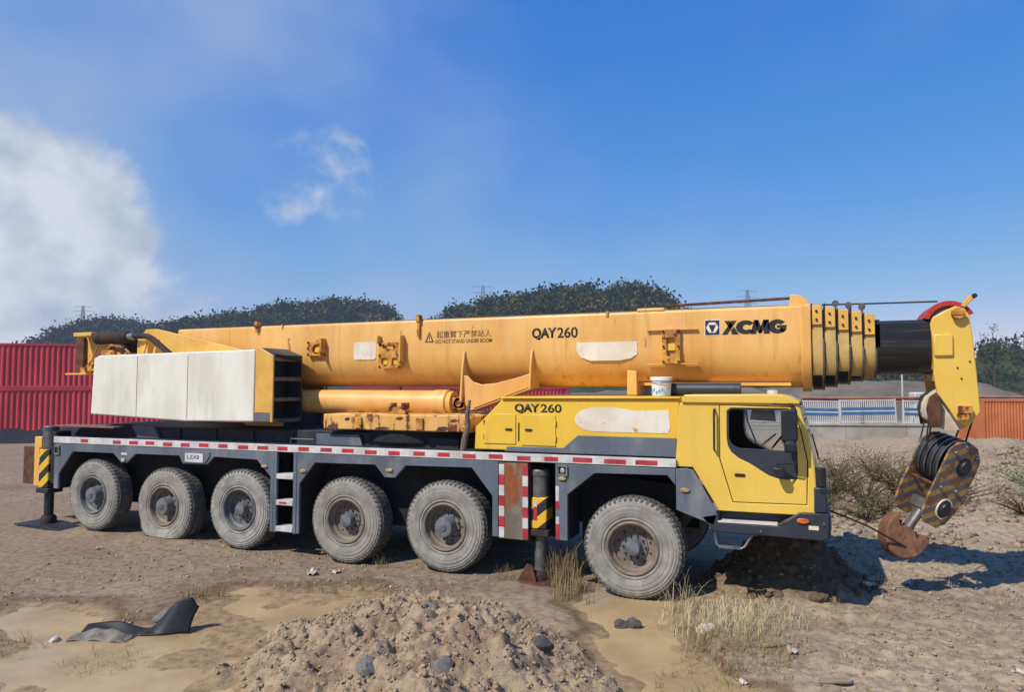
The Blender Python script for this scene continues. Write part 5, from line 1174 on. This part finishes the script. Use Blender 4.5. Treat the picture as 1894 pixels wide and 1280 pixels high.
# bucket on the hood
bk = empty('paint_bucket', (.32, .60, 2.736)); tag(bk, 'white plastic bucket with blue label standing on the engine hood', 'bucket')
b = MB(); b.lathe([(.0, 0), (.125, 0), (.13, .01), (.145, .24), (.0, .24)], (0, 0, 0), 'Z', 28); b.build('pail', 'bucket_white', bk)
b = MB(); b.lathe([(.0, .275), (.14, .275), (.158, .265), (.158, .225), (.148, .22)], (0, 0, 0), 'Z', 28); b.build('lid', 'bucket_white', bk)
b = MB(); b.lathe([(.1345, .10), (.1425, .20)], (0, 0, 0), 'Z', 28); b.build('label_band', 'bucket_blue', bk)
b = MB()
for k in range(9):
    a = R(200 + k * 17); r0 = .1362; zz = .035 + .02 * (k % 3)
    b.box(r0 * math.cos(a) - .012, r0 * math.cos(a) + .012, r0 * math.sin(a) - .006, r0 * math.sin(a) + .006, zz, zz + .035)
b.build('label_marks', 'bucket_blue', bk)
b = MB(); b.tube([(.158 * math.cos(R(a)), .158 * math.sin(R(a)), .235 - .05 * math.sin(R(max(0, min(180, a - 180))))) for a in range(180, 361, 15)], .005, 6); b.build('handle', 'steel', bk)
# ------------------------------------------------------------------ small things on the ground
def stone_mesh(seed, n=2, flat=.7, jit=.07):
    bm = bmesh.new(); bmesh.ops.create_icosphere(bm, subdivisions=n, radius=1.0)
    r_ = random.Random(seed); ph = [r_.uniform(0, 6) for _ in range(6)]
    for v in bm.verts:
        c = v.co
        k = 1 + .22 * math.sin(c.x * 2.1 + ph[0]) * math.cos(c.y * 2.3 + ph[1]) + .14 * math.sin(c.z * 3.7 + ph[2] + c.x * 2) + r_.uniform(-jit, jit)
        v.co = c * k; v.co.z *= flat; v.co.y *= .8
    me = bpy.data.meshes.new('stone'); bm.to_mesh(me); bm.free(); return me
def stone(x, y, r, m, label, seed, dz=0, n=3):
    me = stone_mesh(seed, n); me.materials.append(MATS[m]); o = bpy.data.objects.new('stone', me); COL.objects.link(o)
    o.location = (x, y, h_at(x, y) + r * .14 + dz); o.scale = (r, r, r); o.rotation_euler = (0, 0, seed * 1.7)
    me.polygons.foreach_set('use_smooth', [True] * len(me.polygons)); me.set_sharp_from_angle(angle=R(28))
    tag(o, label, 'stone', 'loose stones in the foreground')
stone(-1.54, -2.75, .10, 'rock_grey', 'grey stone near the crest of the soil mound, left side', 1)
stone(-.45, -2.5, .095, 'rock_grey', 'grey stone on the right shoulder of the soil mound', 2)
stone(-1.30, -4.35, .11, 'rock_grey', 'grey stone low on the left front of the soil mound', 3)
stone(-.72, -4.05, .12, 'rock_grey', 'large grey stone at the bottom edge on the soil mound', 4)
stone(-.95, -2.45, .055, 'litter_white', 'small white stone on the crest of the soil mound', 5)
stone(.12, -1.06, .10, 'rock_dark', 'left half of the split dark stone in the puddle', 6, .02)
stone(.26, -1.00, .11, 'rock_dark', 'right half of the split dark stone in the puddle', 7, .02)
stone(-.08, -3.3, .12, 'rock_dark', 'dark stone on the right slope of the soil mound', 8)
stone(2.35, .55, .12, 'clod_dark', 'stone at the edge of the cab shadow, beside the dark heap', 9)
stone(2.60, .85, .10, 'rock_grey', 'grey stone in the shade right of the dark heap', 10)
stone(1.55, .05, .09, 'clod', 'brown stone at the near edge of the cab shadow', 12)
stone(1.0, -.12, .08, 'clod', 'brown stone beside the front wheel', 13)
stone(-5.75, -4.05, .08, 'litter_white', 'pale stone near the left edge of the mud', 14)
stone(1.1, -.95, .11, 'litter_white', 'white stone amid the pale dry grass', 15)
# joined gravel and clods
def scatter(name, n, area, rmin, rmax, m, label, seed, dens=None, flat=.65, sub=1):
    r_ = np.random.default_rng(seed); base = []
    for s in range(6):
        me = stone_mesh(seed * 10 + s, sub, flat, .26); v = np.empty(len(me.vertices) * 3); me.vertices.foreach_get('co', v); f = np.array([list(p.vertices) for p in me.polygons]); base.append((v.reshape(-1, 3), f)); bpy.data.meshes.remove(me)
    x = r_.uniform(area[0], area[1], n); y = r_.uniform(area[2], area[3], n)
    hh, mo, rb, pu, hp, bk = ground_h(x[None, :], y[None, :])
    keep = np.ones(n, bool)
    if dens is not None: keep = r_.random(n) < dens(x, y, mo[0], rb[0], pu[0], hp[0])
    V = []; F = []; k = 0
    for i in np.nonzero(keep)[0]:
        v, f = base[i % 6]; r = rmin + (rmax - rmin) * r_.random() ** 4; a = r_.uniform(0, 6.28); c, s = math.cos(a), math.sin(a)
        q = v * r * r_.uniform(.75, 1.25, 3); q = np.c_[q[:, 0] * c - q[:, 1] * s, q[:, 0] * s + q[:, 1] * c, q[:, 2]] + [x[i], y[i], hh[0, i] + r * .2]
        V.append(q); F.append(f + k); k += len(v)
    V = np.concatenate(V); F = np.concatenate(F)
    me = bpy.data.meshes.new(name); me.vertices.add(len(V)); me.vertices.foreach_set('co', V.ravel()); me.loops.add(F.size); me.loops.foreach_set('vertex_index', F.ravel().astype(np.int32))
    me.polygons.add(len(F)); me.polygons.foreach_set('loop_start', np.arange(0, F.size, 3)); me.polygons.foreach_set('loop_total', np.full(len(F), 3)); me.update(calc_edges=True)
    me.materials.append(MATS[m]); o = bpy.data.objects.new(name, me); COL.objects.link(o); tag(o, label, kind='stuff')
scatter('gravel', 3800, (-9, -2, -4.5, 1.5), .006, .035, 'gravel', 'small gravel strewn over the yard left of the mound', 31, lambda x, y, mo, rb, pu, hp: .75 * (pu < .4) * (mo < .02))
scatter('gravel', 9000, (.6, 6.5, -3.5, 5), .004, .036, 'gravel', 'rubble strewn over the ground on the right', 32, lambda x, y, mo, rb, pu, hp: (rb * .9 + .1) * (pu < .4))
scatter('gravel', 600, (-9, -2.5, -4, 1.2), .006, .022, 'litter_white', 'pale chips strewn over the yard', 37, lambda x, y, mo, rb, pu, hp: .5 * (pu < .3) * (mo < .02))
scatter('gravel', 5200, (2.2, 12, 4.5, 20), .015, .12, 'gravel', 'rubble strewn over the bank beyond the hook', 33)
scatter('soil_clods', 14000, (-4.2, 1.3, -5.6, -.9), .004, .030, 'clod', 'clods of brown soil on the mound', 34, lambda x, y, mo, rb, pu, hp: np.clip(mo * 6, 0, 1), .8)
scatter('soil_clods', 300, (-3.9, 1.0, -5.2, -1.2), .012, .05, 'rock_grey', 'grey lumps scattered on the mound', 35, lambda x, y, mo, rb, pu, hp: np.clip(mo * 5, 0, 1) * .35, .8, 2)
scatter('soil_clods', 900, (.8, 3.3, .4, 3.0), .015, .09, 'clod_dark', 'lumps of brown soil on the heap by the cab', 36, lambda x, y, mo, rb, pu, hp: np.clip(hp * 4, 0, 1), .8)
# dry grass
def blades(mb, x, y, n, h, spread, seed, lean=.5, wid=.003, z=None):
    rr = random.Random(seed); hc = h_at(x, y); hz = 0
    for i in range(n):
        a = rr.uniform(0, 6.28); rd = spread * rr.random() ** .55; bx, by = rd * math.cos(a), rd * math.sin(a)
        if i % 4 == 0: ox, oy = bx, by; hz = h_at(x + bx, y + by) - hc
        else: bx, by = ox + rr.gauss(0, .02), oy + rr.gauss(0, .02)
        hh = h * (.25 + .85 * rr.random() ** 1.6); da = rr.uniform(0, 6.28); l = hh * lean * rr.uniform(.1, 1.9); w = wid * rr.uniform(.6, 1.4); px, py = -math.sin(da) * w, math.cos(da) * w
        droop = rr.random() ** 2 * .5
        ring = []
        for k, (f, g) in enumerate(((0, 0), (.25, .42), (.6, .78), (.85, .96 - droop * .3), (1.05, .98 - droop))):
            c = (bx + math.cos(da) * l * f * (.3 + .7 * f), by + math.sin(da) * l * f * (.3 + .7 * f), hz + hh * g - .01); ww = (1, .85, .65, .4, .08)[k]
            ring += [(c[0] - px * ww, c[1] - py * ww, c[2]), (c[0] + px * ww, c[1] + py * ww, c[2])]
        mb.add(ring, [(0, 1, 3, 2), (2, 3, 5, 4), (4, 5, 7, 6), (6, 7, 9, 8)])
def clump(x, y, n, h, spread, m, label, seed, lean=.5, wid=.006):
    mb = MB(); blades(mb, x, y, int(n * 1.5), h, spread * 1.25, seed, lean, wid * .62)
    if seed in (52, 53):
        tag(mb.build('low_weeds', m, smooth=0, fix=False, loc=(x, y, h_at(x, y))), label, kind='stuff'); return
    tag(mb.build('dry_grass_clump', m, smooth=0, fix=False, loc=(x, y, h_at(x, y))), label, 'grass', 'clumps of dry grass')
clump(-1.0, .10, 130, .62, .22, 'straw', 'tall dry grass clump between the front jack and the front wheel', 41, .45, .005)
clump(-.72, -.25, 80, .42, .25, 'straw', 'dry grass clump before the front wheel', 42, .5, .005)
clump(.66, -.32, 80, .50, .18, 'straw_pale', 'pale arching grass clump at the right of the front wheel', 43, .9, .004)
clump(1.05, -.75, 420, .30, .46, 'straw_pale', 'pale dry grass patch around the white stone', 44, .7, .004)
clump(1.60, -.60, 380, .26, .50, 'straw_pale', 'pale dry grass patch right of the white stone', 45, .7, .004)
clump(1.50, -1.55, 380, .24, .50, 'straw', 'dry grass patch at the right rim of the puddle', 46, .8, .004)
clump(1.30, -2.45, 160, .18, .40, 'weed', 'brown grass patch at the bottom right of the puddle', 47, .8, .004)
clump(-5.35, -2.25, 110, .20, .22, 'straw', 'dry grass tuft left of the mound in the wet mud', 48, .7, .004)
clump(-4.65, -4.2, 150, .16, .38, 'straw', 'flattened grass tuft in the mud before the black rubber', 49, 1.1, .004)
clump(-5.9, -4.5, 90, .16, .30, 'straw', 'grass tuft at the lower left corner of the mud', 50, 1.0, .004)
clump(-4.45, -1.35, 70, .14, .20, 'straw', 'small grass tuft at the upper rim of the left puddle', 51, .7, .004)
clump(-3.9, -.95, 160, .13, .40, 'weed_green', 'low green weeds behind the mound before the third wheel', 52, .8, .004)
clump(-2.5, -.9, 200, .12, .55, 'weed_green', 'low green weeds along the back of the mound', 53, .8, .004)
clump(-4.0, .0, 40, .22, .10, 'straw', 'thin dry grass stems at the foot of the third wheel', 54, .5, .003)
clump(-1.9, .05, 50, .28, .12, 'straw', 'thin dry grass stems left of the front jack', 55, .5, .003)
# scattered short grass on the right, one mass
mb = MB(); rr = random.Random(5)
for i in range(130):
    x, y = rr.uniform(1.2, 5.5), rr.uniform(-2.4, 3.8)
    k0 = len(mb.v); blades(mb, x, y, 16, .10, .13, 900 + i, 1.0, .003); z0 = h_at(x, y)
    mb.v[k0:] = [(a + x, b_ + y, c + z0) for a, b_, c in mb.v[k0:]]
tag(mb.build('short_dry_grass', 'straw', smooth=0, fix=False), 'short dry grass scattered over the rubble on the right', kind='stuff')
# weeds beyond the cab
def shrub(x, y, h, r, label, seed, m='weed', twigs=46, leaves=700):
    rr = random.Random(seed); r_ = np.random.default_rng(seed)
    o = empty('weed_shrub', (x, y, h_at(x, y) - .02)); tag(o, label, 'shrub', 'dry weed shrubs beyond the cab')
    mb = MB(); tips = []
    for i in range(twigs):
        a = rr.uniform(0, 6.28); l = r * rr.uniform(.3, 1.1); hh = h * rr.uniform(.5, 1.0)
        p1 = (math.cos(a) * l * .35, math.sin(a) * l * .35, hh * .55); p2 = (math.cos(a) * l, math.sin(a) * l, hh); mb.tube([(0, 0, 0), p1, p2], [.012, .008, .003], 4, False); tips += [p1, p2, p2]
    mb.build('stems', 'bark', o, smooth=0, fix=False)
    V = []; F = []
    for i in range(leaves):
        t_ = tips[rr.randrange(len(tips))]; p = np.array(t_) + r_.normal(0, .10 * r + .02, 3); p[2] = max(p[2], .03); u_ = r_.normal(size=3); u_ /= np.linalg.norm(u_); w_ = np.cross(u_, r_.normal(size=3)); w_ /= np.linalg.norm(w_); e = rr.uniform(.015, .035)
        k = len(V); V += [tuple(p - u_ * e), tuple(p + w_ * e * .5), tuple(p + u_ * e), tuple(p - w_ * e * .5)]; F.append((k, k + 1, k + 2, k + 3))
    mb = MB(); mb.v = V; mb.f = F; mb.build('foliage', m, o, smooth=0, fix=False)
SH = [(2.7, 9.6, .8, .8, 'brown weed shrub right behind the front bumper'), (3.4, 8.4, .9, .9, 'brown weed shrub halfway between bumper and hook'), (4.1, 9.3, .8, .9, 'brown weed shrub directly left of the hook block'),
      (2.9, 12.2, .9, .8, 'far brown weed shrub beyond the windscreen'), (3.9, 12.8, 1.0, 1.0, 'far brown weed shrub left of the sheaves'), (5.2, 8.6, .6, .8, 'low weed shrub behind the hook block'), (3.3, 6.7, .45, .6, 'low green weed shrub nearest the tie rope')]
SH += [(2.5, 8.0, .5, .6, 'low weed shrub just right of the corner guard'), (3.1, 10.8, .7, .8, 'brown weed shrub behind the two nearest the bumper'), (3.6, 7.5, .55, .7, 'low brown weed shrub in front of the halfway shrub'), (4.6, 10.8, .7, .9, 'brown weed shrub seen through behind the side plates'), (4.5, 7.4, .4, .6, 'low weed tuft beside the double hook'), (5.6, 11.8, .7, .9, 'brown weed shrub right of the hook block, farther back'), (6.2, 7.6, .45, .7, 'low weed shrub right of the hook on the rubble')]
for i, (x, y, h, r, lb) in enumerate(SH): shrub(x, y, h, r, lb, 300 + i, 'weed_green' if i in (6,) else 'weed')
shrub(6.9, 9.3, .8, .9, 'green leafy shrub at the right edge of the yard', 320, 'leaf_green', 40, 1500)
shrub(8.6, 14.5, .9, 1.1, 'far green shrub at the right edge beyond the hook', 321, 'weed_green', 40, 900)
# black rubber scrap curled in the mud
sc = empty('rubber_scrap', (-5.10, -3.50, -.035)); tag(sc, 'curled piece of black rubber sheet lying in the wet mud', 'rubber scrap')
def sheet(f, nu, nv, th, name, m, parent):
    g = np.array([[f(i / nu, j / nv) for j in range(nv + 1)] for i in range(nu + 1)]); mb = MB(); n = (nu + 1) * (nv + 1)
    mb.v = [tuple(p) for p in g.reshape(-1, 3)]
    for i in range(nu):
        for j in range(nv):
            a = i * (nv + 1) + j; mb.f.append((a, a + 1, a + nv + 2, a + nv + 1))
    o = mb.build(name, m, parent, smooth=60); s = o.modifiers.new('thick', 'SOLIDIFY'); s.thickness = th; return o
def fr_(a, d, z): return (RT[0] * a + FW[0] * d, RT[1] * a + FW[1] * d, z)      # along and across the strip
def f1(u, v):      # low wavy strip whose right end stands up in a rounded fin
    fin = float(sm(.60, .84, np.array(u))) * (1 - .35 * float(sm(.90, 1.0, np.array(u))))
    hb = .075 + .03 * math.sin(9 * u) * (1 - fin) + .30 * fin
    return fr_(-.62 + 1.25 * u + .10 * fin * v * v, -.13 * (1 - v) * (1 - .55 * u) + .06 * v + .03 * math.sin(7 * u), .012 + hb * v ** (1.3 - .4 * fin) + .012 * math.sin(13 * u + 3 * v))
sheet(f1, 36, 12, .018, 'strip', 'rubber_black', sc)
def f3(u, v):
    return fr_(-.66 + .70 * u, -.30 + .20 * v + .03 * math.sin(5 * u), .012 + .07 * v * math.sin(.3 + u * 2.7) + .012 * math.sin(u * 17 + v * 3))
sheet(f3, 20, 8, .012, 'muddy_flap', 'rubber_muddy', sc)
stone(-5.15, -3.05, .16, 'rock_grey', 'grey lump behind the black rubber scrap', 16)
# litter
def scrap(x, y, s, label, seed, m='litter_white'):
    rr = random.Random(seed); ph = rr.uniform(0, 6)
    o = empty('litter_scrap', (x, y, h_at(x, y) + .01), (0, 0, ph)); tag(o, label, 'litter', 'pale litter on the ground')
    sheet(lambda u, v: ((u - .5) * s * (1 + .2 * math.sin(v * 4 + ph)), (v - .5) * s * .55, .02 + s * .10 * math.sin(u * 7 + ph) * math.cos(v * 5) + s * .08 * math.sin(v * 11 + u * 5)), 9, 7, .004, 'sheet', m, o)
for i, (x, y, s, lb) in enumerate([(-4.75, -.75, .24, 'crumpled white litter before the fourth wheel'), (-4.45, -.55, .18, 'small white litter scrap beside the crumpled sheet before the fourth wheel'), 
        (2.95, 1.45, .20, 'white litter scrap at the right tip of the cab shadow'), (3.55, 2.15, .24, 'white litter scrap below the double hook'), (2.05, -1.35, .16, 'pale flat scrap on the rubble at lower right'), (4.2, -1.2, .24, 'white plastic scrap in the lower right corner'), (1.62, -2.2, .12, 'small white scrap at the bottom edge right of the puddle'), (-9.2, -.9, .12, 'small pale scrap before the flat tyre')]):
    scrap(x, y, s, lb, 70 + i)
# broken plank bits at lower right
for i, (x, y, a, L, lb) in enumerate([(1.85, -1.20, 20, .34, 'short weathered plank lying by the dry grass at lower right'), (2.02, -1.05, -15, .22, 'splintered plank end above the short weathered plank'), (2.45, -2.05, 10, .30, 'flat plank piece at the bottom edge on the right')]):
    mb = MB(); mb.prism([(-L / 2, -.04), (L / 2, -.035), (L / 2 + .03, 0), (L / 2 - .01, .045), (-L / 2 + .02, .04)], 'Z', 0, .022)
    o = mb.build('plank_piece', 'plank', bevel=.004, loc=(x, y, h_at(x, y) + .015)); o.rotation_euler = (R(4), R(-5), R(a)); tag(o, lb, 'plank', 'broken plank pieces')
# weathered stake leaning against the hood
mb = MB(); rr = random.Random(8)
mb.tube([(-2.62, .10, 1.855), (-2.60, .11, 2.05), (-2.55, .12, 2.25), (-2.555, .12, 2.45), (-2.52, .13, 2.66)], [.045, .05, .042, .038, .022], 9)
tag(mb.build('wooden_stake', 'timber'), 'weathered grey wooden stake leaning at the rear of the engine hood', 'stake')

# ------------------------------------------------------------------ thin haze over the whole place
mb = MB(); mb.box(-940, 940, -120, 940, -1.6, 130)
hz_ = mb.build('haze', 'glass', smooth=0); tag(hz_, 'thin bluish haze over the yard and hills', kind='stuff')
hm = bpy.data.materials.new('haze'); hm.use_nodes = True; ht = hm.node_tree
for n in list(ht.nodes): ht.nodes.remove(n)
ho = ht.nodes.new('ShaderNodeOutputMaterial'); hv = ht.nodes.new('ShaderNodeVolumePrincipled')
hv.inputs['Color'].default_value = (0.72, 0.82, 0.95, 1); hv.inputs['Density'].default_value = 0.00035
ht.links.new(hv.outputs[0], ho.inputs['Volume']); hz_.data.materials.clear(); hz_.data.materials.append(hm)
